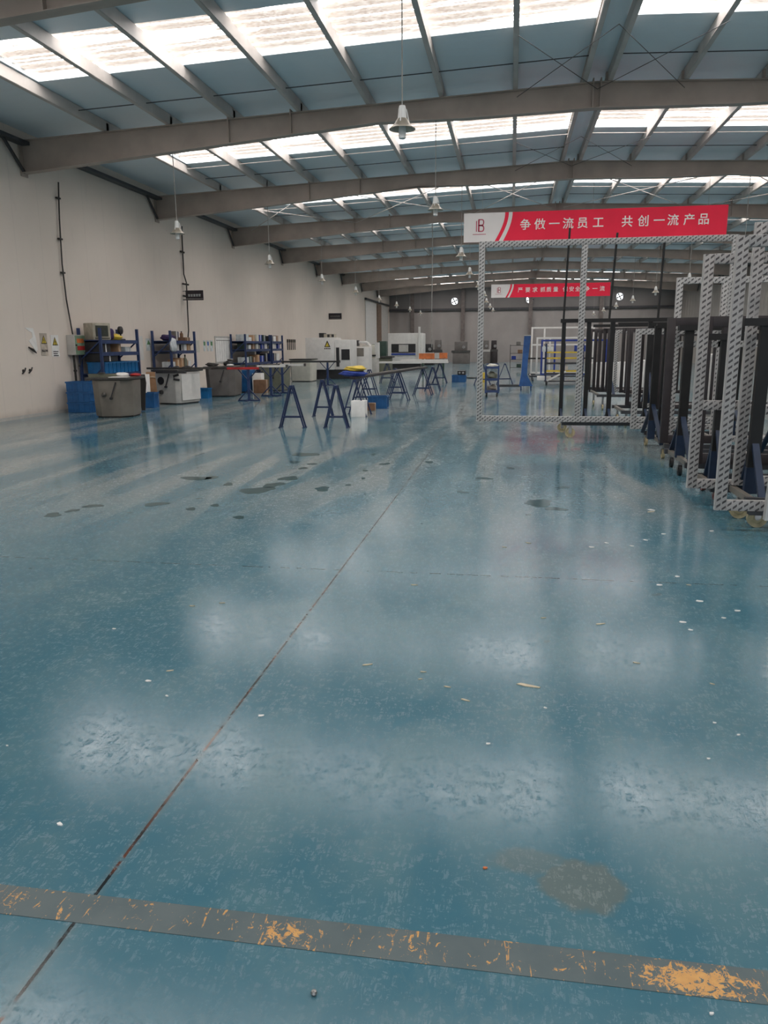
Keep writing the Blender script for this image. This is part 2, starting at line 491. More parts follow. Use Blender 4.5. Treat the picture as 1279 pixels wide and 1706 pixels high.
# portal rafters
beams = [B0 + BAY * k for k in range(-2, 9) if B0 + BAY * k < YF - 1]
def rafter_bot(x):
    t = min(1, abs(x - XM) / 11.85)
    return (5.80 - .62 * max(0, (t - .35) / .65) - .012 * t * 11.85 * (t < .35) - .05 * min(1, t / .35))
for bi, Y in enumerate(beams):
    r = MB()
    def top(x): return roof_z(x) - .22
    bot = rafter_bot
    xs = [XL + .02, -8.5, -6.3, -4.3, -2.7, -1.0, XM, 3.9, 5.6, 7.2, 9.2, 11.4, XR - .02]
    tw, fwid, th = .012, .2, .014
    for a, b in zip(xs[:-1], xs[1:]):
        r.prism([(a, bot(a)), (b, bot(b)), (b, top(b)), (a, top(a))], Y - tw / 2, Y + tw / 2, 'y')
        for fn, sg in ((bot, 1), (top, -1)):
            r.prism([(a, fn(a)), (b, fn(b)), (b, fn(b) + sg * th), (a, fn(a) + sg * th)], Y - fwid / 2, Y + fwid / 2, 'y')
    for x in (-5.75, -4.45 if bi % 2 else -4.3, 1.38, 1.52, 7.2, 8.6):          # splice and stiffener plates
        r.span(x - .012, x + .012, Y - fwid / 2 + .005, Y + fwid / 2 - .005, bot(x), top(x) + .06)
    for x in PUR:
        r.span(x - .05, x + .012, Y - .05, Y + .05, top(x), top(x) + .17)       # purlin cleats
    for xs_, s in ((XL, 1), (XR, -1)):
        r.span(xs_ + s * .015, xs_ + s * .035, Y - .12, Y + .12, bot(xs_) - .06, top(xs_) + .05)
    struct(r, 'roof_beam', 'beam_paint')
    for xs_, s in ((XL, 1), (XR, -1)):
        struct(MB().bar((xs_ + s * .1, Y - .75, 5.7), (xs_ + s * .06, Y - .04, bot(xs_) + .02), .05, .05), 'ceiling_beam', 'dark_steel')
    # fly braces from some purlins down to the bottom flange
    for x in (-7.0, -2.85, 1.25, 1.65, 5.8, 10.0):
        struct(MB().bar((x, Y + .42, roof_z(x) - .2), (x, Y + .06, bot(x) + .03), .028, .028), 'ceiling_beam', 'dark_steel')
# sag rods along the slopes
for (a, b) in bands:
    for yy in ((b + .10, b + 1.35) if a > 14 else (b + 1.35,)):
        for x0, x1 in ((-8.4, 1.25), (1.65, 11.3)):
            struct(MB().tube((x0, yy, roof_z(x0) - .1), (x1, yy, roof_z(x1) - .1), .009, 6), 'ceiling_beam', 'purlin_steel' if yy < b + 1 else 'dark_steel')
# wind bracing rods
for Ya, Yb, mat in ((beams[4], beams[5], 'purlin_steel'), (beams[2] + 3.2, beams[3], 'dark_steel'), (beams[3] + 3.2, beams[4], 'dark_steel')):
    xs = [-9.6, -5.65, -1.42, 1.25] if mat == 'purlin_steel' else [-.02, 1.45, 3.0]
    xs2 = [1.65, 5.8, 10.0] if mat == 'purlin_steel' else []
    for seq in (xs, xs2):
        for x0, x1 in zip(seq[:-1], seq[1:]):
            for a, b in ((x0, x1), (x1, x0)):
                struct(MB().tube((a, Ya + .1, roof_z(a) - .36), (b, Yb - .1, roof_z(b) - .36), .011 if mat == 'purlin_steel' else .006, 6), 'ceiling_beam', mat)
# far wall: girt and posts, dark upper cladding
struct(MB().span(XL, XR, YF - .03, YF - .005, 4.46, 6.1), 'wall_panel', 'far_dark')
struct(MB().span(XL, XR, YF - .2, YF - .03, 4.28, 4.46), 'wall_beam', 'dark_steel')
for x in (-8.4, -4.1, 1.5, 7.2):
    struct(MB().span(x - .16, x + .16, YF - .26, YF - .205, 0, 6.1).span(x - .02, x + .02, YF - .22, YF - .2, 0, 6.1), 'pillar', 'pillar_paint')
# sliding door and its rail at the far end of the left wall
struct(MB().tube((XL + .12, 55.9, 4.72), (XL + .12, 66.5, 4.72), .07, 8).tube((XL + .12, 55.9, 4.72), (XL + .02, 55.9, 4.72), .08, 8), 'trim_1', 'dark_steel')
struct(MB().span(XL + .02, XL + .06, 56.0, 60.6, .05, 4.6), 'door_1', 'white_paint')
struct(MB().span(XL + .06, XL + .14, 60.6, 62.4, .05, 4.6), 'door_2', 'door_brown')
struct(MB().span(XL + .02, XL + .1, 62.4, 66.0, .05, 4.6), 'door_3', 'grey_light')
# paler strips on the right wall
for i, (ya, yb) in enumerate(((47, 48.2), (50.0, 51.0), (53.5, 54.2), (58.5, 59.4))):
    struct(MB().span(XR - .05, XR - .005, ya, yb, .2, 5.6), 'wall_strip', 'cream_paint' if i % 2 else 'grey_light')
# painted line across the floor
struct(MB().span(XL + .3, XR - .3, 1.622, 1.728, 0, .0015), 'floor_marking', 'line')

# ------------------------------------------------------------------ pendant lamps
def make_lamp(name, label, cord, loc):
    t = thing(name, label, 'lamp', loc, 0, 'pendant lamps under the roof beams')
    MB().lathe([(.012, .34), (.035, .335), (.045, .30), (.05, .20), (.055, .19)], n=16).build('housing', 'lamp_white', t)
    for a in range(3):
        th = a * 2.09 + .4
        MB().bar((.05 * math.cos(th), .05 * math.sin(th), .30), (.085 * math.cos(th), .085 * math.sin(th), .15), .012).build('bracket', 'lamp_white', t)
    MB().lathe([(.055, .195), (.075, .17), (.10, .13), (.135, .095), (.155, .085), (.157, .078), (.135, .085), (.095, .12), (.05, .18)], n=28).build('lamp_shade', 'lamp_shade', t)
    MB().lathe([(.04, .12), (.045, .06), (.043, -.02), (.03, -.03), (.001, -.032)], n=14).build('diffuser', 'lamp_white', t)
    MB().tube((0, 0, .33), (0, 0, cord), .008, 6).build('cord', 'cord_grey', t)
    return t
lamp_spots = {'left': (-7.0, 3.74), 'middle': (-1.5, 3.86), 'right': (6.0, 3.5)}
ordn = ['first', 'second', 'third', 'fourth', 'fifth', 'sixth', 'seventh', 'eighth', 'ninth']
for row, (lx, lz) in lamp_spots.items():
    i0 = 0
    for i, Y in enumerate(beams[2:]):
        if row == 'left' and i < 1: continue
        if row == 'right' and i < 2: continue
        dx = {0: .16, 1: -.06}.get(i, .05 * ((i * 7) % 3 - 1)) if row == 'middle' else 0
        dz = {0: .05, 1: .17, 2: -.05}.get(i, .0) if row == 'middle' else 0
        z = lz + dz
        zb = rafter_bot(lx + dx)
        make_lamp('pendant_lamp', 'bell-shaped pendant lamp on a long cord, %s from the front in the %s row' % (ordn[i0], row), zb - z + .02, (lx + dx, Y, z))
        i0 += 1
# a thin pale hose hanging from the roof in the middle distance
h = MB().path([(0, 0, 4.35), (.01, 0, 3), (-.01, 0, 1.2), (0, 0, 0)], .016, 6).build('air_hose', 'cord_grey')
p0 = atY(719, 585, 29.04); h.location = (p0.x, 29.04, rafter_bot(p0.x) + .01 - 4.35)
tag(h, 'thin pale air hose hanging straight down in front of the far white machine', 'hose')

# ------------------------------------------------------------------ banners
def make_banner(name, label, loc, body, spread, top_wires):
    t = thing(name, label, 'banner', loc, 0, 'slogan banners across the hall')
    W, H = 6.88, .76
    MB().span(0, W, -.012, .012, 0, H).build('panel', 'banner_red', t)
    def arc(x_top, x_bot, n=12):
        return [(x_bot + (x_top - x_bot) * math.sin(math.pi / 2 * i / n), H * i / n) for i in range(n + 1)]
    MB().prism([(.0, 0)] + arc(1.12, .84) + [(0, H)], -.017, -.0125, 'y').build('logo_panel', 'banner_white', t)
    a = arc(1.32, 1.07); b = arc(1.22, .95)
    MB().prism(b + a[::-1], -.017, -.0125, 'y').build('swoosh', 'banner_white', t)
    # monogram: two uprights and the double bowl of a B, outlined
    e = MB()
    x0, zb, ht = .335, .27, .33
    e.prism([(x0, zb + .01), (x0 + .022, zb), (x0 + .022, zb + ht - .035), (x0, zb + ht - .05)], -.022, -.0175, 'y')
    e.prism([(x0 + .055, zb), (x0 + .095, zb), (x0 + .095, zb + ht), (x0 + .055, zb + ht - .02)], -.022, -.0175, 'y')
    def bowl(zc, hh, xr):
        o_, i_ = [], []
        for k2 in range(13):
            th = -math.pi / 2 + math.pi * k2 / 12
            o_.append((x0 + .15 + xr * max(0, math.cos(th)) ** .7, zc + hh * math.sin(th)))
            i_.append((x0 + .15 + (xr - .028) * max(0, math.cos(th)) ** .7, zc + (hh - .024) * math.sin(th)))
        o_ = [(x0 + .06, zc - hh)] + o_ + [(x0 + .06, zc + hh)]; i_ = [(x0 + .06, zc - hh + .024)] + i_ + [(x0 + .06, zc + hh - .024)]
        for k2 in range(len(o_) - 1):
            e.prism([o_[k2], o_[k2 + 1], i_[k2 + 1], i_[k2]], -.022, -.0175, 'y')
    bowl(zb + .245, .085, .07); bowl(zb + .087, .087, .075)
    e.build('emblem', 'logo_red', t)
    s = MB()
    for k2 in range(11): s.span(.25 + k2 * .033, .275 + k2 * .033, -.02, -.0175, .195, .215)
    s.build('logo_caption', 'logo_red', t)
    words, cx0, cx1, size = body
    glyphs = [c for c in words if c != ' ']
    xs = spread
    for ch, xx in zip(glyphs, xs):
        text_part('lettering', ch, size, 'letter_white', t, (xx, -.0185, H * .53), FACE_CAM, bold=size * .010)
    for xw in (.5, W / 2, W - .5):
        MB().tube((xw, 0, H), (xw, .03, top_wires(xw)), .005, 6).build('wire', 'cord_grey', t)
    return t
def bx(px, Y, x0): return atY(px, 375, Y).x - x0
b1x = [bx(p, 22.54, -1.38) for p in (875, 899, 923, 946, 970, 996, 1044, 1071, 1097, 1120, 1147, 1171)]
bl = make_banner('slogan_banner', 'large red banner with white slogan and logo above the big silver frame', (-1.38, 22.54, 4.25),
            ('争做一流员工共创一流产品', 0, 0, .30), b1x, lambda x: rafter_bot(x - 1.38) + .005 - 4.25)
def bx2(px): return atY(px, 485, 48.1).x + 1.27
b2x = [bx2(p) for p in (866.5, 879, 891, 904, 914, 925.5, 941.5, 952, 962, 978, 991, 1003)]
make_banner('slogan_banner', 'smaller-looking red slogan banner far down the hall near the far wall', (-1.27, 48.22, 4.2),
            ('严要求抓质量保安全争一流', 0, 0, .30), b2x, lambda x: rafter_bot(x - 1.27) + .005 - 4.2)

# ------------------------------------------------------------------ exhaust fans in the far wall
fan0 = None
for (px, py), nm in zip(((757, 502), (882, 499), (1032, 494)), ('left of the banner', 'just below the far red banner', 'right of the far red banner')):
    p = atY(px, py, YF - .1)
    t = thing('exhaust_fan', 'round wall fan against bright daylight, %s' % nm, 'fan', (p.x, YF - .1, p.z), 0, 'wall fans in the far wall')
    MB().lathe([(.30, .0), (.30, -.02), (.001, -.02)], (0, .05, 0), 24, 'y').build('opening', 'daylight', t)
    rg = MB()
    for k in range(24):
        a0, a1 = 2 * math.pi * k / 24, 2 * math.pi * (k + 1) / 24
        rg.bar((.31 * math.cos(a0), 0, .31 * math.sin(a0)), (.31 * math.cos(a1), 0, .31 * math.sin(a1)), .08, .03)
    rg.build('ring', 'dark_steel', t)
    MB().lathe([(.06, .02), (.06, -.05), (.001, -.06)], (0, 0, 0), 12, 'y').build('hub', 'dark_steel', t)
    for k in range(4):
        th = k * math.pi / 2 + .5
        bl_ = MB(); c, s_ = math.cos(th), math.sin(th)
        def P(r, q, y): return (r * c - q * s_, y, r * s_ + q * c)
        bl_.add([P(.05, -.02, 0), P(.27, -.06, .02), P(.27, .05, -.02), P(.05, .02, -.01), P(.05, -.02, .006), P(.27, -.06, .026), P(.27, .05, -.014), P(.05, .02, -.004)],
                [(0, 1, 2, 3), (4, 5, 6, 7), (0, 1, 5, 4), (1, 2, 6, 5), (2, 3, 7, 6), (3, 0, 4, 7)])
        bl_.build('blade', 'dark_steel', t)

# ------------------------------------------------------------------ wall fittings on the left wall
def wp(px, py, off=.01): p = atX(px, py, XL + off); return p
def wall_plate(name, label, cat, px0, py0, px1, py1, mat, th=.008, group=None):
    a = wp(px0, py0); b = wp(px1, py1)
    t = thing(name, label, cat, (XL + .002, (a.y + b.y) / 2, (a.z + b.z) / 2), 0, group)
    w_, h_ = abs(b.y - a.y), abs(a.z - b.z)
    MB().span(0, th, -w_ / 2, w_ / 2, -h_ / 2, h_ / 2).build('panel', mat, t)
    return t, w_, h_
def warning(t, w_, h_, th=.008, glyph='bolt', rows=None, s=.36):
    # triangle with a black border on a plate that faces +X
    r = w_ * s; zc = h_ * .16
    def tri(k): return [(-r * k * 1.0, zc - r * k * .62), (r * k * 1.0, zc - r * k * .62), (0, zc + r * k * 1.12)]
    MB().prism(tri(1.0), th, th + .002, 'x').build('triangle_border', 'sign_black', t)
    MB().prism(tri(.74), th + .002, th + .004, 'x').build('triangle', 'sign_yellow', t)
    q = r * .5
    if glyph == 'bolt':
        MB().prism([(q * .1, zc + q * 1.1), (-q * .35, zc + q * .05), (0, zc + q * .1), (-q * .12, zc - q * .9), (q * .4, zc + q * .35), (q * .05, zc + q * .3)], th + .004, th + .006, 'x').build('symbol', 'sign_black', t)
    else:
        MB().prism([(-q * .18, zc + q * .9), (q * .18, zc + q * .9), (q * .1, zc), (-q * .1, zc)], th + .004, th + .006, 'x').span(th + .004, th + .006, -q * .13, q * .13, zc - q * .75, zc - q * .4).build('symbol', 'sign_black', t)
    if rows:
        text_part('lettering', rows, w_ * .22, 'sign_black', t, (th + .001, 0, -h_ * .30), FACE_AISLE, bold=.002)
t, w_, h_ = wall_plate('warning_sign', 'tan electric-shock warning sign with yellow triangle, nearer one on left wall', 'sign', 66, 555, 81, 592, 'sign_tan')
warning(t, w_, h_, rows='当心触电', s=.42)
t, w_, h_ = wall_plate('warning_sign', 'white warning sign with yellow triangle beside the grey switch box', 'sign', 84, 558, 100, 594, 'paper')
warning(t, w_, h_, s=.36)
s = MB()
for k in range(3): s.span(.008, .0095, -.10, .10 - .03 * (k % 2), -.14 - k * .045, -.12 - k * .045)
s.build('lettering', 'sign_black', t)
# torn paper
a = wp(43, 546); b = wp(62, 586)
pts = [(-.20, .26), (.10, .25), (.17, .02), (.20, -.22), (.13, -.25), (-.02, -.10), (-.10, -.02), (.05, .06), (.04, .16), (-.06, .19)]
o = MB().prism(pts, 0, .006, 'x').build('torn_notice', 'paper'); o.location = (XL + .003, (a.y + b.y) / 2, (a.z + b.z) / 2)
tag(o, 'torn remains of a white notice peeling off the left wall', 'paper')
c_ = wp(53, 583); o = MB().path([(0, -.12, .06), (.02, 0, 0), (.015, .13, -.07)], [.012, .03, .008], 6).build('torn_flap', 'cord_black'); o.location = (XL + .02, c_.y, c_.z)
tag(o, 'dark curled scrap hanging below the torn white notice', 'scrap')
for (px, py), lb in (((39, 618), 'black wall hook, the nearer of two below the torn notice'), ((50, 617), 'black wall hook, the farther of two below the torn notice')):
    c_ = wp(px, py)
    t = thing('wall_hook', lb, 'hook', (XL + .002, c_.y, c_.z), 0, 'pair of black wall hooks')
    MB().lathe([(.035, 0), (.03, .012), (.001, .014)], n=10, axis='x').build('plate', 'cord_black', t)
    MB().path([(.01, -.05, -.06), (.04, 0, 0), (.035, .05, .06)], .016, 6).build('hook', 'cord_black', t)
# switch box with cable above and conduit below
a = wp(108, 559); b = wp(129, 592)
t = thing('switch_box', 'pale grey electric switch box with two orange labels on left wall', 'electric box', (XL, 17.5, 1.55))
MB().span(.0, .2, -.24, .24, -.23, .24).build('housing', 'grey_light', t, bevel=.012)
MB().span(.2, .21, -.20, .23, -.22, .22).build('door', 'green_box', t)
MB().span(.21, .215, -.14, .16, .05, .15).build('warning_label', 'orange_paint', t)
MB().span(.21, .215, -.14, .18, -.12, -.02).build('warning_label', 'red_paint', t)
MB().lathe([(.02, 0), (.02, .03), (.001, .032)], (.21, -.2, 0), 8, 'x').build('latch', 'dark_steel', t)
o = MB().path([(XL + .06, 17.44, 5.2), (XL + .05, 17.36, 4.4), (XL + .05, 17.30, 3.4), (XL + .05, 17.34, 2.6), (XL + .06, 17.46, 1.8)], .016, 6).build('wall_cable', 'cord_black')
tag(o, 'thin black cable running up the left wall above the switch box', 'cable')
for z, yy in ((4.85, 17.40), (3.95, 17.33), (3.2, 17.31)):
    c_ = MB().box((0, 0, 0), (.05, .15, .035)).build('clip', 'cord_black', o); c_.location = (XL + .04, yy, z)
t = thing('wall_conduit', 'black conduit running down from switch box to the floor', 'conduit', (XL + .09, 17.36, 0))
MB().path([(0, 0, 1.33), (0, .02, .9), (0, .02, .4), (.02, .08, .06)], .026, 8).build('pipe', 'cord_black', t)
MB().path([(.05, .2, 1.33), (.06, .24, 1.22), (.05, .18, 1.1), (.04, .14, 1.05)], .016, 6).build('cable_tail', 'cord_black', t)
MB().lathe([(.04, -.02), (.04, .02)], (0, .02, .95), 8).build('clamp', 'cord_black', t)
t = thing('wall_cable', 'black cable dropping down the left wall beside the projecting black sign', 'cable', (XL + .05, 24.27, 0))
MB().path([(0, .06, 5.2), (0, .02, 5.0), (0, -.02, 3.75), (.04, .05, 3.5), (.04, .0, 2.0), (.0, -.05, 1.6)], .02, 6).build('cable', 'cord_black', t)
for z, l_ in ((3.42, .14), (3.05, .12), (4.4, .05)):
    MB().bar((-.03, -.12, z + .03), (l_, 0, z), .05).build('bracket', 'cord_black', t)
# projecting black name boards
for (px0, py0, px1, py1, Y, lb, txt) in ((309, 484, 339, 500, 24.2, 'black name board with pale lettering projecting from left wall', True), (547, 522, 569, 532, 44.6, 'small dark name board projecting from left wall above white machine', False)):
    a = atY(px0, py0, Y); b = atY(px1, py1, Y)
    t = thing('name_board', lb, 'sign', ((a.x + b.x) / 2, Y, (a.z + b.z) / 2))
    w_, h_ = abs(b.x - a.x), abs(a.z - b.z)
    MB().span(-w_ / 2, w_ / 2, -.015, .015, -h_ / 2, h_ / 2).build('board', 'sign_black', t, bevel=.004)
    MB().span(-w_ / 2, w_ / 2, -.018, -.015, -h_ / 2 + .035, -h_ / 2 + .055).build('stripe', 'cord_grey', t)
    MB().bar((-w_ / 2, 0, -h_ / 2 + .02), (XL - (a.x + b.x) / 2, 0, -h_ / 2 + .02), .03).build('bracket', 'dark_steel', t)
    MB().bar((-w_ / 2, 0, h_ / 2 - .02), (XL - (a.x + b.x) / 2, 0, h_ / 2 - .02), .02).build('bracket', 'dark_steel', t)
    g = MB(); hh = h_ * .24; n_ = 5
    for k in range(n_):                     # five worn, unreadable characters
        cx = -w_ * .30 + k * w_ * .15; s_ = hh * .5
        g.span(cx - s_, cx + s_, -.02, -.015, s_ * .55, s_ * .9); g.span(cx - s_, cx + s_, -.02, -.015, -s_ * .2, s_ * .15)
        g.span(cx - s_ * .2, cx + s_ * .2, -.02, -.015, -s_, s_); g.span(cx - s_ * .9, cx + s_ * .9, -.02, -.015, -s_, -s_ * .7)
    g.build('lettering', 'notice_pale' if txt else 'cord_grey', t)
# notices on the wall
def poster(px0, py0, px1, py1, mat, lb, band='paper', group=None):
    t, w_, h_ = wall_plate('wall_notice', lb, 'notice', px0, py0, px1, py1, mat, .006, group)
    MB().span(.006, .008, -w_ * .38, w_ * .38, h_ * .02, h_ * .38).build('picture', band, t)
    return t
for px0, px1, mat, bnd, lb in ((338.5, 343, 'notice_pale', 'notice_green', 'narrow green safety notice, nearest of three beside the white chart board'), (344.5, 349, 'notice_pale', 'notice_blue', 'narrow blue safety notice between two green ones on left wall'), (350, 355, 'notice_pale', 'notice_green', 'narrow green safety notice next to the white chart board')):
    poster(px0, 567, px1, 585, mat, lb, bnd)
t, w_, h_ = wall_plate('wall_notice', 'pale notice with green picture between the two blue racks', 'notice', 243, 564, 252, 584, 'notice_pale'); 
r_ = w_ * .4; MB().prism([(-r_, 0), (r_, 0), (0, h_ * .4)], .008, .01, 'x').build('picture', 'notice_green', t)
t, w_, h_ = wall_plate('wall_notice', 'blank cream notice on left wall just beyond second rack', 'notice', 326, 567, 333, 587, 'cream_paint')
t, w_, h_ = wall_plate('chart_board', 'large white chart board on the left wall behind dark grey machine', 'board', 357, 560, 386, 604, 'grey_light', .02)
MB().span(.02, .024, -w_ / 2 + .06, w_ / 2 - .06, -h_ / 2 + .06, h_ / 2 - .06).build('sheet', 'paper', t)
g = MB()
for k in range(6): g.span(.024, .026, -w_ / 2 + .2 + k * .22, -w_ / 2 + .21 + k * .22, -h_ / 2 + .1, h_ / 2 - .12)
g.span(.024, .026, -w_ / 2 + .1, w_ / 2 - .1, h_ / 2 - .16, h_ / 2 - .13); g.build('grid', 'cord_grey', t)
t, w_, h_ = wall_plate('wall_notice', 'tall white panel on the left wall beyond the nearest rack', 'notice', 231, 560, 240, 600, 'white_paint')
for k in range(5):
    p = wp(478.5 + k * 3, 574)
    t = thing('hanging_tool', 'long hand tool hanging in a row of five on left wall', 'tool', (XL + .03, p.y, p.z), 0, 'five hand tools on the left wall')
    MB().tube((0, 0, -.25), (0, 0, .1), .02, 6).build('shank', 'dark_steel', t)
    MB().tube((0, 0, .1), (0, 0, .24), .035, 6).build('handle', 'cord_black', t)

# ------------------------------------------------------------------ racks along the left wall
def make_rack(label, posts_y, xb, xf, H, levels, bay_ys):
    yc = (posts_y[0] + posts_y[-1]) / 2
    t = thing('storage_rack', label, 'rack', ((xb + xf) / 2, yc, 0), 0, 'blue storage racks along the left wall')
    hx = (xf - xb) / 2
    for y in posts_y:
        for x in (-hx, hx):
            p_ = MB().span(x - .03, x + .03, y - yc - .03, y - yc + .03, 0.01, H).span(x - .05, x + .05, y - yc - .05, y - yc + .05, 0, .01)
            p_.build('post', 'rack_blue', t)
        for z0, z1 in ((.5, 1.0), (1.2, 1.65)):
            MB().bar((-hx, y - yc, z0), (hx, y - yc, z1), .03).build('brace', 'rack_blue', t)
    for z in levels:
        y0, y1 = posts_y[0] - yc, posts_y[-1] - yc
        MB().span(-hx + .03, hx - .03, y0, y1, z - .02, z).build('shelf', 'rack_blue', t)
        for x in (-hx, hx):
            MB().span(x - .02, x + .02, y0 + .03, y1 - .03, z - .09, z - .005).build('beam', 'rack_blue', t)
    return t
RX = -9.99
make_rack('blue storage rack nearest the camera, holding a row of blue bins', [17.65, 19.55], -10.3, -9.75, 1.95, [.45, .87, 1.38, 1.67], None)
make_rack('second blue storage rack, with pale plastic bag, behind white machine', [21.6, 23.36], -10.3, -9.75, 1.95, [.45, .86, 1.38, 1.67], None)
make_rack('third blue storage rack, behind the dark grey machine', [28.1, 31.1], -10.3, -9.75, 1.93, [.45, .88, 1.38, 1.68], None)
make_rack('fourth blue storage rack, farthest down the left wall', [31.35, 32.9], -10.3, -9.75, 1.93, [.45, .88, 1.38, 1.68], None)

def carton(label, loc, d, rz=0.0, mat='cardboard', group=None, name='cardboard_box'):
    t = thing(name, label, 'box', loc, rz, group)
    MB().box((0, 0, d[2] / 2), d).build('body', mat, t, bevel=.006)
    MB().box((0, 0, d[2] / 2 + .0), (d[0] + .004, .05, d[2] + .004)).build('tape', 'tape' if mat.startswith('card') else 'paper', t)
    return t
def crate(label, loc, d, rz=0.0, mat='crate_blue', group=None, name='plastic_crate', cat='crate', ribs=3):
    t = thing(name, label, cat, loc, rz, group)
    x, y, z = d[0] / 2, d[1] / 2, d[2]; th = .012
    b = MB().span(-x, x, -y, y, 0, th)
    b.span(-x, -x + th, -y, y, th, z); b.span(x - th, x, -y, y, th, z); b.span(-x + th, x - th, -y, -y + th, th, z); b.span(-x + th, x - th, y - th, y, th, z)
    for k in range(ribs):
        q = -x + d[0] * (k + 1) / (ribs + 1)
        b.span(q - .008, q + .008, -y - .008, -y, .03, z - .04)
        q = -y + d[1] * (k + 1) / (ribs + 1)
        b.span(x, x + .008, q - .008, q + .008, .03, z - .04)
    b.build('body', mat, t)
    r = MB()
    r.span(-x - .015, x + .015, -y - .015, -y, z - .035, z); r.span(-x - .015, x + .015, y, y + .015, z - .035, z)
    r.span(-x - .015, -x, -y, y, z - .035, z); r.span(x, x + .015, -y, y, z - .035, z)
    r.build('rim', mat, t)
    return t
def lump(name, label, cat, loc, d, mat, seed=0, group=None, rz=0.0):
    bm = bmesh.new(); bmesh.ops.create_icosphere(bm, subdivisions=3, radius=1)
    q = random.Random(seed)
    ph = [q.uniform(0, 6) for _ in range(6)]
    for v in bm.verts:
        k = 1 + .13 * math.sin(4 * v.co.x + ph[0]) * math.sin(5 * v.co.y + ph[1]) + .09 * math.sin(7 * v.co.z + ph[2] + 3 * v.co.x)
        v.co = Vector((v.co.x * k * d[0] / 2, v.co.y * k * d[1] / 2, max(v.co.z * k, -.82) * d[2] / 2 + .41 * d[2]))
    me = bpy.data.meshes.new(name); bm.to_mesh(me); bm.free()
    me.polygons.foreach_set('use_smooth', [True] * len(me.polygons)); me.materials.append(M[mat])
    o = bpy.data.objects.new(name, me); COL.objects.link(o); o.location = loc; o.rotation_euler = (0, 0, rz)
    return tag(o, label, cat, group)
def bottle(label, loc, h_, r_, mat, cap='cord_black', group=None):
    t = thing('bottle', label, 'bottle', loc, 0, group)
    MB().lathe([(r_, 0), (r_, h_ * .6), (r_ * .4, h_ * .78), (r_ * .35, h_ * .86)], n=12).build('body', mat, t)
    MB().lathe([(r_ * .42, h_ * .84), (r_ * .42, h_), (.001, h_)], n=10).build('cap', cap, t)
    return t

# rack 1 goods
t = thing('old_monitor', 'beige box monitor with dark screen on top of nearest rack', 'monitor', (-9.98, 17.95, 1.67), math.radians(62))
MB().span(-.24, .24, -.2, .2, 0, .40).build('casing', 'beige_plastic', t, bevel=.02)
MB().span(-.17, .17, -.206, -.2, .08, .34).build('screen', 'screen_dark', t)
MB().span(-.2, .2, -.212, -.206, .03, .05).build('panel', 'cord_black', t)
lump('cloth_bag', 'dark purple bag beside the old monitor on nearest rack', 'bag', (-9.9, 18.32, 1.67), (.26, .28, .34), 'purple_cloth', 3)
lump('yellow_cloths', 'heap of yellow cloths on top shelf of nearest rack', 'cloth', (-9.95, 18.75, 1.67), (.34, .40, .17), 'yellow_paint', 5)
t = thing('desk_fan', 'small black fan standing on top of nearest rack', 'fan', (-10.0, 19.15, 1.67))
MB().lathe([(.12, 0), (.11, .03), (.03, .04)], n=14).build('base', 'machine_black', t)
MB().tube((0, 0, .03), (0, 0, .18), .02, 8).build('stem', 'machine_black', t)
MB().lathe([(.10, -.03), (.10, .03), (.03, .05)], (0, 0, .25), 16, 'x').build('head', 'machine_black', t)
for (y, d, mt, lb, z) in ((17.95, (.42, .5, .24), 'machine_black', 'black carton at near end of the nearest rack, upper shelf', 1.38), (18.75, (.3, .16, .22), 'cardboard', 'tan cardboard box on the upper shelf of nearest rack', 1.38),
                          (19.2, (.3, .34, .12), 'notice_pale', 'flat pale box at far end of nearest rack, upper shelf', 1.38)):
    carton(lb, (-10.0, y, z), d, .05, mt)
t = carton('long dark case on the shelf above the blue bins', (-10.0, 18.1, 1.155), (.44, .8, .2), 0, 'machine_black')
for k in range(9):
    crate('blue parts bin standing in the row of nine on the nearest rack', (-9.96, 17.82 + k * .195, .87), (.46, .15, .27), 0, 'bin_blue', 'row of blue bins on nearest rack', 'parts_bin', 'bin', 2)
for k in range(3):
    crate('large blue crate, %s of the stack of three below switch box' % ('bottom', 'middle', 'top')[k], (-9.93, 16.95, .005 + k * .24), (.55, .40, .235), 0, 'crate_blue', 'stacked blue crates by the wall')
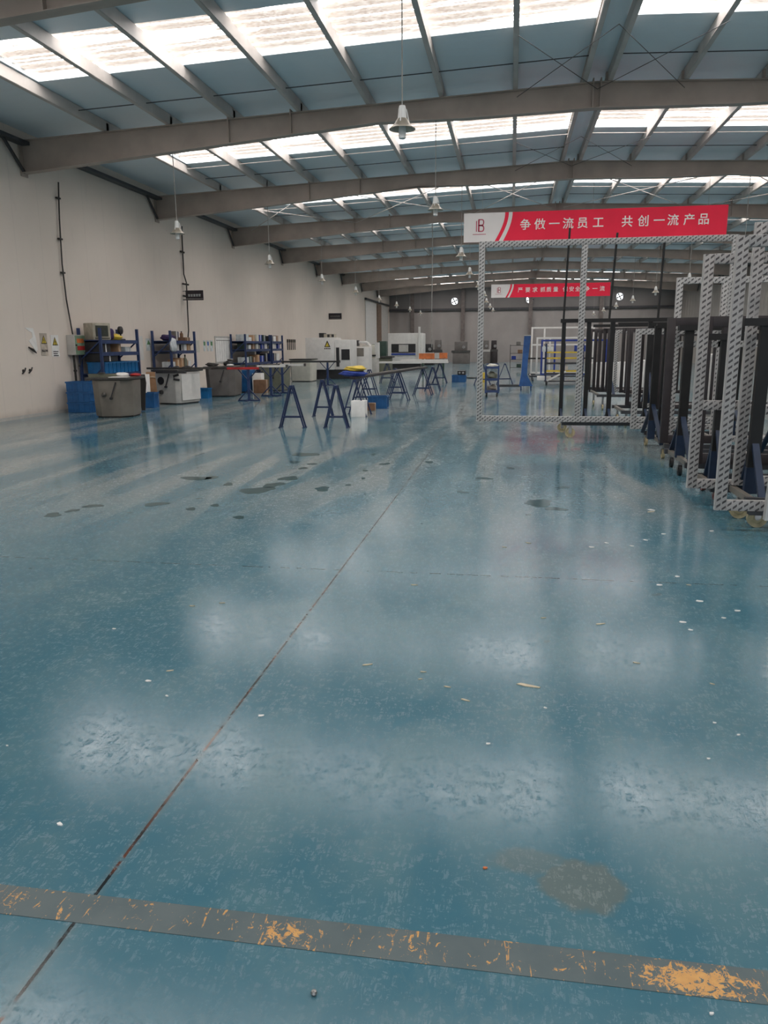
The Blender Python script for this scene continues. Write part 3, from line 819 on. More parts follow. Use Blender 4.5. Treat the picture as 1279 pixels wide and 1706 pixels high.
# rack 2 goods
lump('plastic_bag', 'translucent plastic bag hanging on the front of second rack', 'bag', (-9.68, 21.62, 1.36), (.12, .42, .40), 'bag_film', 9)
lump('cloth_bundle', 'dark brown cloth bundle draped on the second rack top', 'cloth', (-10.0, 22.0, 1.67), (.42, .55, .2), 'purple_cloth', 12)
carton('tall grey box on top of second rack', (-10.0, 22.45, 1.67), (.16, .18, .28), 0, 'grey_machine')
carton('small red brown carton on top of second rack', (-9.95, 22.95, 1.67), (.3, .46, .1), .1, 'cardboard_dark')
bottle('dark bottle standing on second rack top shelf', (-9.9, 22.75, 1.77), .18, .05, 'cardboard_dark')
for i, (y, z, d, mt, lb) in enumerate(((22.35, 1.38, (.2, .16, .2), 'plastic_white', 'white tub on upper shelf of second rack'), (22.62, 1.38, (.2, .14, .17), 'machine_black', 'black box between white tubs on second rack'),
        (22.85, 1.38, (.24, .2, .19), 'paper', 'white carton on upper shelf of second rack'), (23.12, 1.38, (.24, .22, .21), 'cardboard', 'brown carton at far end of second rack upper shelf'),
        (22.2, .86, (.3, .2, .26), 'cardboard', 'tan carton nearest end of second rack lower shelf'), (22.5, .86, (.3, .24, .30), 'cardboard', 'tan carton in the middle of second rack lower shelf'),
        (22.82, .86, (.28, .2, .22), 'cardboard', 'tan carton far along the second rack lower shelf'), (23.1, .86, (.24, .2, .2), 'plastic_white', 'white box at far end of second rack lower shelf'),
        (21.85, .86, (.3, .3, .2), 'notice_pale', 'pale green box in the near corner of second rack'), (22.35, 1.16, (.2, .2, .16), 'green_dark', None))):
    if lb: carton(lb, (-9.96, y, z), d, .06 * (i % 3 - 1), mt)
bottle('pale spray bottle among the cartons of second rack', (-9.8, 22.68, .86), .4, .06, 'olive_machine')
# racks 3 and 4 goods
goods = ['white', 'tan', 'brown', 'black', 'pale', 'green', 'blue', 'cream']
gmat = {'white': 'paper', 'tan': 'cardboard', 'brown': 'cardboard_dark', 'black': 'machine_black', 'pale': 'notice_pale', 'green': 'green_dark', 'blue': 'blue_cloth', 'cream': 'cream_paint'}
q = random.Random(21)
shelf_word = {1.68: 'top', 1.38: 'upper', .88: 'lower'}
for rk, ya, yb in (('third', 28.3, 31.0), ('fourth', 31.55, 32.8)):
    for z in (1.68, 1.38, .88):
        y = ya; i = 0; seq = goods[:]; q.shuffle(seq)
        while y < yb - .25 and i < 8:
            d = (q.uniform(.25, .4), q.uniform(.22, .42), q.uniform(.14, .25) * (1.3 if z < 1 else 1))
            if y + d[1] > yb: break
            carton('%s carton on the %s shelf of the %s rack' % (seq[i], shelf_word[z], rk), (-9.98, y + d[1] / 2, z), d, 0, gmat[seq[i]])
            y += d[1] + q.uniform(.02, .16); i += 1

# ------------------------------------------------------------------ woodworking machines along the left side
def cabinet(label, loc, rz, wd, dp, h_, ch, mat, mat2=None, name='saw_machine', cat='machine', table=True, lever=True, vent=False, toe=.03):
    t = thing(name, label, cat, loc, rz)
    x, y = wd / 2, dp / 2
    def oc(k): return [(-x * k + ch, -y * k), (x * k - ch, -y * k), (x * k, -y * k + ch), (x * k, y * k - ch), (x * k - ch, y * k), (-x * k + ch, y * k), (-x * k, y * k - ch), (-x * k, -y * k + ch)]
    b = MB(); lo, hi = oc(.94), oc(1.0)
    n = 8
    b.add([(p_[0], p_[1], toe) for p_ in lo] + [(p_[0], p_[1], h_ - .06) for p_ in hi], [tuple(range(n)), tuple(range(n, 2 * n))] + [(i, (i + 1) % n, n + (i + 1) % n, n + i) for i in range(n)])
    b.build('body', mat, t, bevel=.01)
    MB().prism(oc(.88), 0, toe, 'z').build('plinth', 'machine_black', t)
    if mat2:
        MB().span(x + .001, x + .012, -y + ch + .03, y - ch - .03, .1, h_ - .12).build('side_panel', mat2, t)
    if table:
        MB().span(-x - .02, x + .02, -y - .03, y + .03, h_ - .05, h_).build('table_top', 'table_iron', t, bevel=.008)
    if lever:
        MB().bar((x * .35, -y - .02, h_ - .1), (x * .1, -y - .05, h_ - .42), .025).lathe([(.03, -.03), (.03, .03)], (x * .1, -y - .05, h_ - .44), 8, 'y').build('lever', 'machine_black', t)
    if vent:
        MB().lathe([(.10, 0), (.10, -.02), (.06, -.02), (.06, -.01), (.001, -.01)], (-x * .35, -y - .001, h_ - .28), 18, 'y').build('vent', 'machine_black', t)
        MB().lathe([(.06, 0), (.05, -.06), (.02, -.07), (.001, -.07)], (-x * .35, -y - .001, h_ - .58), 10, 'y').build('handwheel', 'table_iron', t)
    return t
M1 = cabinet('squat taupe grey machine cabinet, nearest the camera on left', (-8.56, 16.05, 0), math.radians(8), .88, .95, .86, .2, 'grey_machine')
MB().lathe([(.05, 0), (.05, -.03), (.02, -.05), (.001, -.05)], (-.12, -.476, .50), 10, 'y').build('knob', 'table_iron', M1)
# things lying on it
o = MB().prism([(-.20, -.13), (.18, -.16), (.21, .12), (-.16, .15)], 0, .01).build('paper_sheet', 'paper'); o.location = (-8.32, 15.72, .862); o.rotation_euler = (0, 0, .3)
tag(o, 'white paper sheet lying on the taupe grey machine', 'paper')
lump('white_rag', 'white crumpled cloth on the taupe grey machine table', 'cloth', (-8.40, 16.0, .862), (.32, .26, .1), 'paper', 31)
lump('work_glove', 'red work glove on the taupe grey machine table', 'glove', (-8.24, 16.32, .862), (.26, .18, .07), 'red_paint', 32)
lump('work_glove', 'dark work glove on the taupe grey machine table', 'glove', (-8.75, 16.1, .862), (.32, .2, .06), 'machine_black', 33)
t = thing('guide_fence', 'dark olive guide fence across the taupe grey machine', 'fence', (-8.75, 15.8, .862), math.radians(8))
MB().span(-.3, .3, -.03, .03, 0, .07).build('rail', 'olive_machine', t); MB().span(-.05, .05, -.06, .06, .07, .1).build('clamp', 'table_iron', t)
o = MB()
for k in range(7):
    o.path([(-.09 + .03 * k, 0, .0), (-.10 + .033 * k, .03, -.2), (-.06 + .02 * k, .02, -.5), (-.02 + .01 * k, 0, -.84)], .016, 6)
p = atY(234, 622, 17.3)
o = o.build('cable_hank', 'cord_black'); o.location = (p.x, 17.3, .86); tag(o, 'thick hank of black cables hanging behind the taupe grey machine', 'cable')
p = fl(240, 680); crate('blue bin on floor between the taupe and white machines', (p.x, p.y + .2, 0), (.48, .36, .38), .1, 'crate_blue', None, 'plastic_bin', 'bin')
p = fl(229, 681)
bottle('clear water bottle standing by the blue floor bin', (p.x - .12, p.y - .12, 0), .34, .05, 'bag_film', 'plastic_white')
# cardboard sheets
for k, (px, lb) in enumerate(((249, 'tall tan cardboard sheet, nearer of two leaning by white machine'), (262, 'tall tan cardboard sheet, farther of two leaning by white machine'))):
    p = fl(px, 668 + k)
    t = thing('cardboard_sheet', lb, 'cardboard', (p.x, p.y + .35, 0), math.radians(8))
    MB().box((0, 0, .40), (.42, .03, .79), rx=-.05).build('sheet', 'cardboard', t)
    MB().box((0, -.021, .66), (.42, .006, .04), rx=-.05).build('tape', 'tape', t)
carton('white carton lying at the top of the tan cardboard sheets', (atY(235, 623, 18.6).x, 18.6, .0), (.3, .3, .82), 0, 'paper')
carton('small crumpled pale carton on floor by white machine', (fl(258, 674).x - .1, fl(258, 674).y + .1, 0), (.22, .2, .2), .4, 'tape')
M2 = cabinet('white machine cabinet with round black vent', (-8.86, 19.95, 0), math.radians(-14), .82, 1.05, .90, .1, 'grey_light', 'white_paint', vent=True)
MB().bar((-.2, -.62, .84), (.75, -.62, .84), .05).build('handle_rail', 'table_iron', M2)
MB().path([(.42, -.5, .78), (.3, -.56, .74), (.3, -.56, .66), (.45, -.52, .64)], .03, 8).build('pull_handle', 'machine_black', M2)
t = thing('sliding_rail', 'long grey sliding table rail across the white machine', 'rail', (-8.6, 19.9, .903))
MB().span(-1.1, .75, -.04, .04, 0, .05).build('rail', 'table_iron', t); MB().span(.55, .75, -.1, .1, 0, .02).build('end_plate', 'table_iron', t)
for k, px in enumerate((300, 312)):
    lump('offcut', 'dark %s clamp block on the white machine table' % ('small', 'larger')[k], 'clamp', (-8.95 + k * .3, 20.1, .903), (.18 + .08 * k, .2, .09), 'machine_black', 40 + k)
p = fl(337, 664); crate('blue bin on the floor behind the white machine', (p.x, p.y + .1, 0), (.40, .3, .3), 0, 'bin_blue', None, 'plastic_bin', 'bin')
M3 = cabinet('dark grey machine cabinet with cluttered table, below the chart board', (-8.72, 23.05, 0), math.radians(6), .9, 1.2, .90, .14, 'grey_dark')
for k, (dx, dy, d, mt, lb) in enumerate(((-.3, -.2, (.4, .3, .12), 'table_iron', 'dark iron vice on the dark grey machine table'), (.1, .1, (.3, .3, .16), 'machine_black', 'black clamp lump on the dark grey machine table'), (.32, -.3, (.22, .3, .07), 'paper', 'white rag on the dark grey machine table'))):
    lump('machine_clutter', lb, 'clutter', (-8.72 + dx, 23.05 + dy, .903), d, mt, 50 + k)
t = thing('drill_head', 'small upright drill head on the dark grey machine', 'tool', (-8.60, 23.3, .903))
MB().tube((0, 0, 0), (0, 0, .18), .035, 8).build('column', 'machine_black', t); MB().span(-.07, .07, -.05, .05, .12, .2).build('head', 'table_iron', t); MB().tube((-.1, 0, .2), (.1, 0, .2), .012, 6).build('handle', 'plastic_white', t)
M4 = cabinet('olive green machine cabinet beyond the roller stands', (-7.95, 26.0, 0), 0, .75, 1.0, .88, .08, 'olive_machine')
M5 = cabinet('cream machine cabinet in front of the white enclosure', (-8.75, 32.6, 0), 0, .95, 1.0, .95, .06, 'cream_paint', lever=False)
M6 = cabinet('blue tool cabinet standing behind the red roller rail', (-8.68, 24.9, 0), 0, .5, .6, .78, .03, 'crate_blue', None, 'tool_cabinet', 'cabinet', table=False, lever=False)
carton('tan carton on the floor behind the roller stands', (fl(432, 655).x, fl(432, 655).y + .2, 0), (.4, .35, .42), 0, 'cardboard_dark')
carton('white carton standing behind the roller stands', (fl(423, 655).x, fl(423, 655).y + .5, 0), (.3, .35, .62), 0, 'paper')
# roller stands with rails
def stand(label, loc, h_, rz=0.0):
    t = thing('roller_stand', label, 'stand', loc, rz, 'blue roller stands by the machines')
    MB().span(-.32, .32, -.03, .03, 0, .03).build('foot', 'trestle_blue', t)
    MB().span(-.03, .03, -.3, .3, .0, .03).build('foot', 'trestle_blue', t)
    MB().span(-.034, .034, -.034, .034, .03, h_).build('column', 'rack_blue', t)
    for s_ in (-1, 1): MB().bar((s_ * .3, 0, .03), (0, 0, .33), .03).build('brace', 'trestle_blue', t)
    for s_ in (-1, 1): MB().bar((s_ * .28, -.03, h_ + .01), (0, -.03, h_ - .3), .025).build('bracket', 'trestle_blue', t)
    return t
def rail(label, x0, x1, y, z, mat, h_=.06, name='roller_rail', y2=None):
    y2 = y if y2 is None else y2
    t = thing(name, label, 'rail', ((x0 + x1) / 2, (y + y2) / 2, z))
    L_ = Vector(((x1 - x0) / 2, (y2 - y) / 2, 0))
    MB().bar(-L_ + Vector((0, 0, h_ / 2)), L_ + Vector((0, 0, h_ / 2)), .14, h_).build('beam', mat, t)
    for e in (-1, 1):
        MB().box(L_ * e * .99 + Vector((0, 0, h_ / 2)), (.03, .18, h_ + .03)).build('end_plate', 'table_iron', t)
    return t
st = [(415, 668, 'nearest'), (452, 660, 'second'), (471, 655, 'third'), (546, 642, 'farthest')]
for px, py, w0 in st:
    p = fl(px, py); stand('blue roller stand on splayed feet, %s of the four' % w0, (p.x, p.y + .02, 0), .86)
def railpx(label, pxa, pxb, py, Y, mat, name='roller_rail', h_=.06):
    a = atY(pxa, py, Y); b = atY(pxb, py, Y); return rail(label, a.x, b.x, Y, .865, mat, h_, name)
railpx('red steel rail resting on nearest roller stand', 378, 434, 612, fl(415, 668).y + .02, 'red_paint')
railpx('white rail resting on the second roller stand', 428, 478, 613, fl(452, 660).y + .02, 'white_paint')
railpx('pale rail resting on the third roller stand', 466, 508, 611, fl(471, 655).y + .02, 'white_paint')
railpx('long black rail in front of the big white machine', 470, 566, 604, fl(546, 642).y + .02, 'machine_black')

# ------------------------------------------------------------------ big white machining centre
Yc = 34.6
a = atY(508, 563, Yc); b = atY(556, 563, Yc); c_ = atY(583, 566, Yc)
t = thing('machining_centre', 'big white machining enclosure with a warning triangle and black base', 'machine', ((a.x + c_.x) / 2, Yc + 1.2, 0))
ox = (a.x + c_.x) / 2
MB().span(a.x - ox, b.x - ox, -1.2, .35, .42, 1.84).build('enclosure', 'white_paint', t, bevel=.03)
MB().span(b.x - ox + .002, c_.x - ox, -1.05, .35, .42, 1.74).build('door_unit', 'white_paint', t, bevel=.03)
MB().span(a.x - ox + .1, c_.x - ox, -1.1, .3, 0, .42).build('base', 'machine_black', t)
MB().span(b.x - ox + .06, b.x - ox + .2, -1.07, -1.05, .55, 1.4).build('door_gap', 'machine_black', t)
MB().span(b.x - ox + .3, c_.x - ox - .06, -1.07, -1.05, .85, 1.32).build('window', 'machine_black', t)
MB().span(a.x - ox + .5, a.x - ox + .75, -.6, -.2, 1.84, 2.05).build('motor', 'machine_black', t)
MB().span(a.x - ox + .75, a.x - ox + 1.2, -.7, -.1, 1.84, 2.0).build('cover', 'beige_plastic', t)
for k in range(2): MB().span(a.x - ox + .92 + k * .2, a.x - ox + 1.02 + k * .2, -.75, -.7, 1.86, 1.98).build('socket', 'machine_black', t)
sx = a.x - ox + 1.02
MB().prism([(sx - .14, 1.42), (sx + .14, 1.42), (sx, 1.72)], -1.206, -1.2, 'y').build('triangle_border', 'sign_black', t)
MB().prism([(sx - .085, 1.45), (sx + .085, 1.45), (sx, 1.63)], -1.21, -1.206, 'y').build('triangle', 'sign_yellow', t)
g = MB()
for k in range(4): g.span(sx - .14 + k * .075, sx - .09 + k * .075, -1.206, -1.2, 1.33, 1.38)
g.build('lettering', 'sign_black', t)
p = atY(583, 570, 36.4)
t = thing('control_cabinet', 'white control cabinet with grey panel beside the big white machine', 'cabinet', (p.x + .45, 36.8, 0))
MB().span(-.45, .45, -.4, .4, 0, 1.42).build('body', 'white_paint', t, bevel=.03)
MB().span(-.36, .2, -.415, -.4, .98, 1.36).build('panel', 'grey_machine', t)
MB().path([(-.45, 0, 1.5), (-.3, 0, 1.62), (.3, 0, 1.62), (.45, 0, 1.45)], .06, 8).build('arm', 'white_paint', t)
MB().span(-.4, -.1, -.3, .1, 1.45, 1.72).build('motor', 'machine_black', t)
p = atY(616, 575, 39)
t = thing('boring_machine', 'pale grey milling head with black slide past the control cabinet', 'machine', (p.x, 39, 0))
MB().span(-.4, .4, -.4, .4, 0, .85).build('bed', 'grey_light', t, bevel=.02)
MB().span(-.35, .35, -.3, .3, .85, 1.5).build('column', 'cream_paint', t, bevel=.04)
MB().span(.3, .45, -.3, .3, .85, 1.62).build('post', 'white_paint', t)
MB().span(-.1, .1, -.36, -.3, .95, 1.36).build('slide', 'machine_black', t)
MB().span(-.3, .35, -.38, -.3, .95, 1.02).build('crossbar', 'machine_black', t)
p = atY(637, 590, 43)
t = thing('milling_machine', 'dark green machine standing before the far white enclosure', 'machine', (p.x, 43, 0))
MB().span(-.5, .5, -.4, .4, 0, .8).build('bed', 'olive_machine', t, bevel=.03)
MB().span(-.18, .25, -.3, .3, .8, 1.7).build('column', 'green_dark', t, bevel=.03)
MB().lathe([(.25, -.2), (.27, 0), (.2, .2)], (-.35, -.1, 1.3), 14, 'x').build('motor', 'olive_machine', t)
MB().span(-.6, .6, -.5, .5, .8, .9).build('table', 'table_iron', t)
Yw = 50
a = atY(646, 555, Yw); b = atY(703, 555, Yw); ox = (a.x + b.x) / 2; hw = (b.x - a.x) / 2
t = thing('far_machining_centre', 'far white machine enclosure with dark opening near end wall', 'machine', (ox, Yw + 1, 0))
MB().span(-hw, hw, -1, 1, .3, 2.22).build('enclosure', 'white_paint', t, bevel=.03)
MB().span(-hw * .9, hw * .9, -.9, .9, 0, .3).build('base', 'machine_black', t)
MB().span(-hw * .8, hw * .62, -1.02, -1, 1.0, 1.55).build('opening', 'machine_black', t)
MB().span(-hw * .35, hw * .2, -1.12, -1.02, 1.05, 1.5).build('tool_head', 'grey_light', t)
MB().span(-hw * .8, hw * .62, -1.1, -1.02, .86, .96).build('rail', 'blue_cloth', t)
MB().span(hw * .80, hw * .90, -1.2, -1.02, .6, 2.6).build('post', 'white_paint', t)
# other far machines
for (pxa, pxb, py0, Y, lb, mt, nm) in ((704, 722, 573, 58, 'dark boxy machine with pale frame beside the far white enclosure', 'machine_black', 'far_machine'), (722, 736, 566, 61, 'tall narrow dark cabinet near far wall', 'grey_dark', 'far_cabinet'),
                                   (754, 782, 569, 62, 'dark grey machine near far wall left of the silver frame post', 'grey_dark', 'far_machine'), (800, 816, 567, 63, 'grey machine near far wall right of the silver frame post', 'grey_dark', 'far_machine'), (817, 829, 567, 64, 'dark rounded motor unit near the far wall', 'profile_dark', 'far_machine')):
    a = atY(pxa, py0, Y); b = atY(pxb, py0, Y)
    t = thing(nm, lb, 'machine', ((a.x + b.x) / 2, Y + .5, 0)); hw = (b.x - a.x) / 2
    MB().span(-hw, hw, -.5, .5, 0, a.z * .55).build('bed', mt, t, bevel=.02)
    MB().span(-hw * .8, hw * .7, -.35, .4, a.z * .55, a.z).build('column', mt, t, bevel=.06)
    MB().span(-hw * 1.15, hw * 1.1, -.55, -.4, a.z * .5, a.z * .6).build('table', 'grey_light' if pxa in (704, 800) else 'table_iron', t)
    MB().lathe([(.12, -.03), (.12, .03)], (hw * .3, -.42, a.z * .75), 10, 'y').build('handwheel', 'hub_steel', t)
p0 = atY(698, 591, 40); p1 = atY(724, 591, 40); p2 = atY(745, 591, 40)
t = thing('orange_hoist', 'long orange lifting beam lying behind the white profiles', 'beam', (p0.x, 40, .78))
MB().span(0, (p1.x - p0.x), -.12, .12, 0, .28).build('beam', 'orange_paint', t); MB().span(p1.x - p0.x, p2.x - p0.x - .4, -.1, .1, .02, .3).build('middle', 'grey_light', t)
MB().span(p2.x - p0.x - .4, p2.x - p0.x, -.12, .12, .02, .3).build('motor', 'orange_paint', t)
for sx in (.2, (p2.x - p0.x) - .2): MB().span(sx - .05, sx + .05, -.08, .08, -.78, 0).build('leg', 'green_dark', t)

# ------------------------------------------------------------------ trestles
def trestle(label, x, y, S=.46, L_=.3, H=.78, rz=0.0, mat='trestle_blue'):
    t = thing('trestle', label, 'trestle', (x, y, 0), rz, 'dark blue steel trestles')
    MB().span(-.03, .03, -L_ / 2 - .02, L_ / 2 + .02, H - .05, H).build('top_beam', mat, t)
    for sy in (-1, 1):
        yy = sy * L_ / 2
        for s_ in (-1, 1):
            MB().bar((s_ * .02, yy, H - .02), (s_ * S / 2, yy * 1.15, .012), .027).box((s_ * S / 2, yy * 1.15, .006), (.05, .05, .012)).build('leg', mat, t)
        MB().bar((-S * .37, yy * 1.1, .2), (S * .37, yy * 1.1, .2), .026).build('crossbar', mat, t)
    return t
tr = [(-4.0, 14.0, .46, .12, 'leftmost dark blue trestle standing alone on open floor'), (-3.17, 14.05, .43, .12, 'dark blue trestle in front of two empty ones, mid floor'),
      (-3.97, 16.3, .42, .12, 'dark blue trestle just behind the front empty one'), (-3.28, 16.6, .5, .55, 'dark blue trestle above the white carton'),
      (-3.72, 19.6, .52, .3, 'dark blue trestle behind the blue floor bin'), (-4.2, 23.2, .5, .3, 'dark blue trestle left of the shorter pale legs under the profiles'),
      (-3.05, 21.4, .56, .35, 'dark blue trestle in the middle of the trestle row'), (-3.55, 24.2, .5, .3, 'bright blue trestle behind the middle of the row'),
      (-2.63, 23.7, .56, .4, 'dark blue trestle at the end of the dark plank'), (-2.55, 25.9, .5, .3, 'dark blue trestle right behind the plank end'),
      (-2.78, 31.1, .56, .3, 'dark blue trestle under the right end of white profiles'), (-4.9, 31.1, .56, .3, 'dark blue trestle under the left end of white profiles'),
      (-1.05, 29.75, .6, .3, 'dark blue trestle just left of the tool cart'), (-.22, 30.15, .6, .3, 'dark blue trestle just right of the tool cart')]
for x, y, S, L_, lb in tr: trestle(lb, x, y, S, L_)
# plank on the row
t = thing('long_profile', 'long dark profile lying along the row of trestles', 'profile', (0, 0, 0))
MB().bar((-3.34, 16.4, .81), (-2.60, 24.2, .81), .12, .05).build('bar', 'profile_dark', t)
MB().bar((-3.27, 17.4, .845), (-2.70, 23.2, .845), .05, .02).build('film_strip', 'grey_machine', t)
# bag on trestle
t = lump('folded_sack', 'crumpled blue sack on the first loaded trestle', 'sack', (-3.38, 16.75, .836), (.62, .5, .14), 'blue_cloth', 61)
lump('yellow_sack', 'yellow sack lying on top of the blue one', 'sack', (-3.34, 16.78, .945), (.46, .4, .13), 'yellow_paint', 62)
# white profiles
for k in range(6):
    row, col = divmod(k, 3)
    o = MB().box((0, 0, .03), (2.75 - row * .9, .1, .06)).box((0, 0, .064), (2.75 - row * .9, .04, .008)).build('aluminium_profile', 'white_paint')
    o.location = (-3.82 + row * .42, 30.85 + col * .14 + row * .03, .782 + row * .07)
    tag(o, 'white profile bar in the %s layer of the stack on trestles' % ('lower', 'upper')[row], 'profile', 'white profiles, %s layer' % ('lower', 'upper')[row])
# cartons and crates around the trestles
p = fl(596, 695); carton('white carton on floor under the first loaded trestle', (p.x, p.y + .17, 0), (.30, .3, .34), 0, 'paper')
p = fl(614, 684); carton('small brown carton on the floor before the big blue bin', (p.x + .04, p.y + .1, 0), (.20, .18, .17), 0, 'cardboard_dark')
p = fl(628, 681); crate('big blue bin on floor under the loaded trestles', (p.x, p.y + .2, 0), (.46, .34, .30), 0, 'crate_blue', None, 'plastic_bin', 'bin')
p = fl(764, 637); crate('blue bin alone in the aisle left of the silver frame', (p.x, p.y + .2, 0), (.56, .42, .29), 0, 'crate_blue', None, 'plastic_bin', 'bin')
t = thing('power_tool', 'black power tool case on top of the aisle blue bin', 'tool', (p.x + .10, p.y + .2, .29)); MB().span(-.16, .16, -.23, .23, 0, .17).build('case', 'machine_black', t, bevel=.02)
for s_ in (-1, 1): MB().lathe([(.04, 0), (.04, -.01), (.001, -.012)], (s_ * .07, -.231, .09), 10, 'y').build('dial', 'hub_steel', t)
lump('rubber_mat', 'flat dark thing on floor behind the silver frame post', 'mat', (fl(786, 630).x, fl(786, 630).y, 0), (.5, .5, .06), 'machine_black', 71)
carton('yellow carton on floor behind the tool cart', (fl(803, 638).x, fl(803, 638).y + .3, 0), (.22, .2, .4), 0, 'yellow_paint')

# ------------------------------------------------------------------ tool cart and blue stand
p0 = fl(808, 661); p1 = fl(829, 661)
t = thing('tool_cart', 'small blue three-shelf tool cart in the aisle behind silver frame', 'cart', ((p0.x + p1.x) / 2, p0.y + .3, 0))
hw = (p1.x - p0.x) / 2
for z in (.12, .46, .80):
    MB().span(-hw, hw, -.26, .26, z, z + .02).span(-hw, hw, -.27, -.255, z, z + .07).build('shelf', 'rack_blue', t)
for sx in (-1, 1):
    for sy in (-1, 1):
        MB().span(sx * hw - .02, sx * hw + .02, sy * .26 - .02, sy * .26 + .02, .1, .88).build('post', 'rack_blue', t)
        MB().lathe([(.05, -.02), (.05, .02)], (sx * (hw - .03), sy * .22, .05), 12, 'x').bar((sx * (hw - .03), sy * .22, .06), (sx * (hw - .03), sy * .22, .12), .03).build('caster', 'wheel_black', t)
MB().tube((-hw, .3, .92), (hw, .3, .92), .015, 8).build('handle', 'rack_blue', t)
cx, cy = (p0.x + p1.x) / 2, p0.y + .3
lump('rag_heap', 'heap of pale rags on top of the tool cart', 'rags', (cx, cy, .82), (.32, .4, .13), 'cream_paint', 81)
lump('tool_heap', 'heap of dark tools on middle shelf of the tool cart', 'tools', (cx, cy - .02, .48), (.28, .4, .26), 'olive_machine', 82)
lump('tool_heap', 'heap of pale parts on bottom shelf of the tool cart', 'tools', (cx, cy - .02, .14), (.28, .4, .22), 'grey_machine', 83)
Ys = 26.3
t = thing('blue_support', 'tall blue steel support column on casters in the aisle', 'stand', (.5, Ys, 0))
def sxp(px, py): return atY(px, py, Ys).x - .5
prof = [(sxp(864, 646), .13), (sxp(887, 646), .13), (sxp(877.5, 625), .5), (sxp(879, 600), .95), (sxp(884, 560), 1.75), (sxp(873, 560), 1.75), (sxp(868, 620), .55)]
MB().prism(prof, -.12, .12, 'y').build('column', 'stand_blue', t)
MB().bar((sxp(866, 644), 0, .14), (sxp(828, 644), 0, .14), .1, .08).build('base_beam', 'dark_steel', t)
for x in (sxp(866, 646) + .03, sxp(886, 646) - .04, sxp(831, 646)):
    MB().lathe([(.055, -.02), (.055, .02)], (x, 0, .056), 12, 'x').bar((x, 0, .06), (x, 0, .14), .035).build('caster', 'stand_blue', t)
MB().span(sxp(873, 560), sxp(884, 560), -.14, .14, 1.75, 1.78).build('cap', 'grey_light', t)
# thin dark rack far behind
t = thing('wire_rack', 'thin dark wire rack near the far wall behind blue column', 'rack', (.35, 46, 0))
for sx in (-.4, .4):
    for sy in (-.2, .2): MB().span(sx - .015, sx + .015, sy - .015, sy + .015, 0, 1.45).build('post', 'cord_black', t)
for z in (.15, .6, .95, 1.4): MB().span(-.4, .4, -.2, .2, z, z + .02).build('shelf', 'cord_black', t)
for k, (dx, z, mt, lb) in enumerate(((-.2, .62, 'blue_cloth', 'blue box on the wire rack near far wall'), (.15, .97, 'cardboard_dark', 'brown box on wire rack near far wall'), (.1, .17, 'green_dark', 'dark green box at the bottom of wire rack'), (.05, 1.42, 'grey_dark', 'grey box on top of the wire rack'))):
    carton(lb, (.35 + dx, 46, z), (.26, .25, .2), 0, mt)

# ------------------------------------------------------------------ frames and trolleys on the right
def wframe(label, Y, x0, x1, z0, z1, wd=.085, mat='film', mull=(), trans=(), dp=.06, lean=0.0, side='silver', mat_tr=None, name='window_frame', group=None):
    t = thing(name, label, 'frame', (x0, Y, z0), 0, group, -lean)
    W, H = x1 - x0, z1 - z0
    def part(nm, a, b, c, d):
        MB().span(a, b, -dp / 2, dp / 2, c, d).build(nm, mat, t, bevel=.004)
        if mat.startswith('film'):
            # film-free edge grooves in plain metal
            g_ = MB()
            if d - c > b - a: g_.span(a - .004, a - .0005, -dp * .3, dp * .3, c, d)
            else: g_.span(a, b, -dp * .3, dp * .3, d + .0005, d + .003)
            g_.build('edge_strip', side, t)
    part('stile', 0, wd, 0, H); part('stile', W - wd, W, 0, H)
    part('rail', wd, W - wd, 0, wd); part('rail', wd, W - wd, H - wd, H)
    for x in mull: part('mullion', x - x0 - wd / 2, x - x0 + wd / 2, wd, H - wd)
    for z in trans: part('transom', wd, W - wd, z - z0 - wd / 2, z - z0 + wd / 2)
    return t
def caster(t, x, y, z, r=.06, mat='wheel_tan', ax='x'):
    c = MB().bar((x, y, r * 2.0), (x, y, max(z, r * 2.05)), .04)
    for s_ in (-1, 1): c.bar((x + (s_ * .03 if ax == 'x' else 0), y + (0 if ax == 'x' else s_ * .03), r), (x + (s_ * .025 if ax == 'x' else 0), y + (0 if ax == 'x' else s_ * .025), r * 2.1), .008 if ax == 'x' else .05, .05 if ax == 'x' else .008)
    c = c.build('caster', 'hub_steel', t)
    wv = MB().lathe([(r * .25, -.020), (r * .45, -.022), (r * .62, -.014), (r * .82, -.016), (r, -.018), (r, .018), (r * .82, .016), (r * .62, .014), (r * .45, .022), (r * .25, .020)], (x, y, r), 24, ax)
    for k in range(6):
        th = k * math.pi / 3
        q_ = (0, r * .72 * math.cos(th), r * .72 * math.sin(th)) if ax == 'x' else (r * .72 * math.cos(th), 0, r * .72 * math.sin(th))
        wv.box((x + q_[0], y + q_[1], r + q_[2]), (.036, .02, .02) if ax == 'x' else (.02, .036, .02))
    wv.build('wheel', mat, c)
    MB().lathe([(r * .24, -.026), (r * .24, .026)], (x, y, r), 12, ax).build('axle', 'hub_steel', c)
    return c
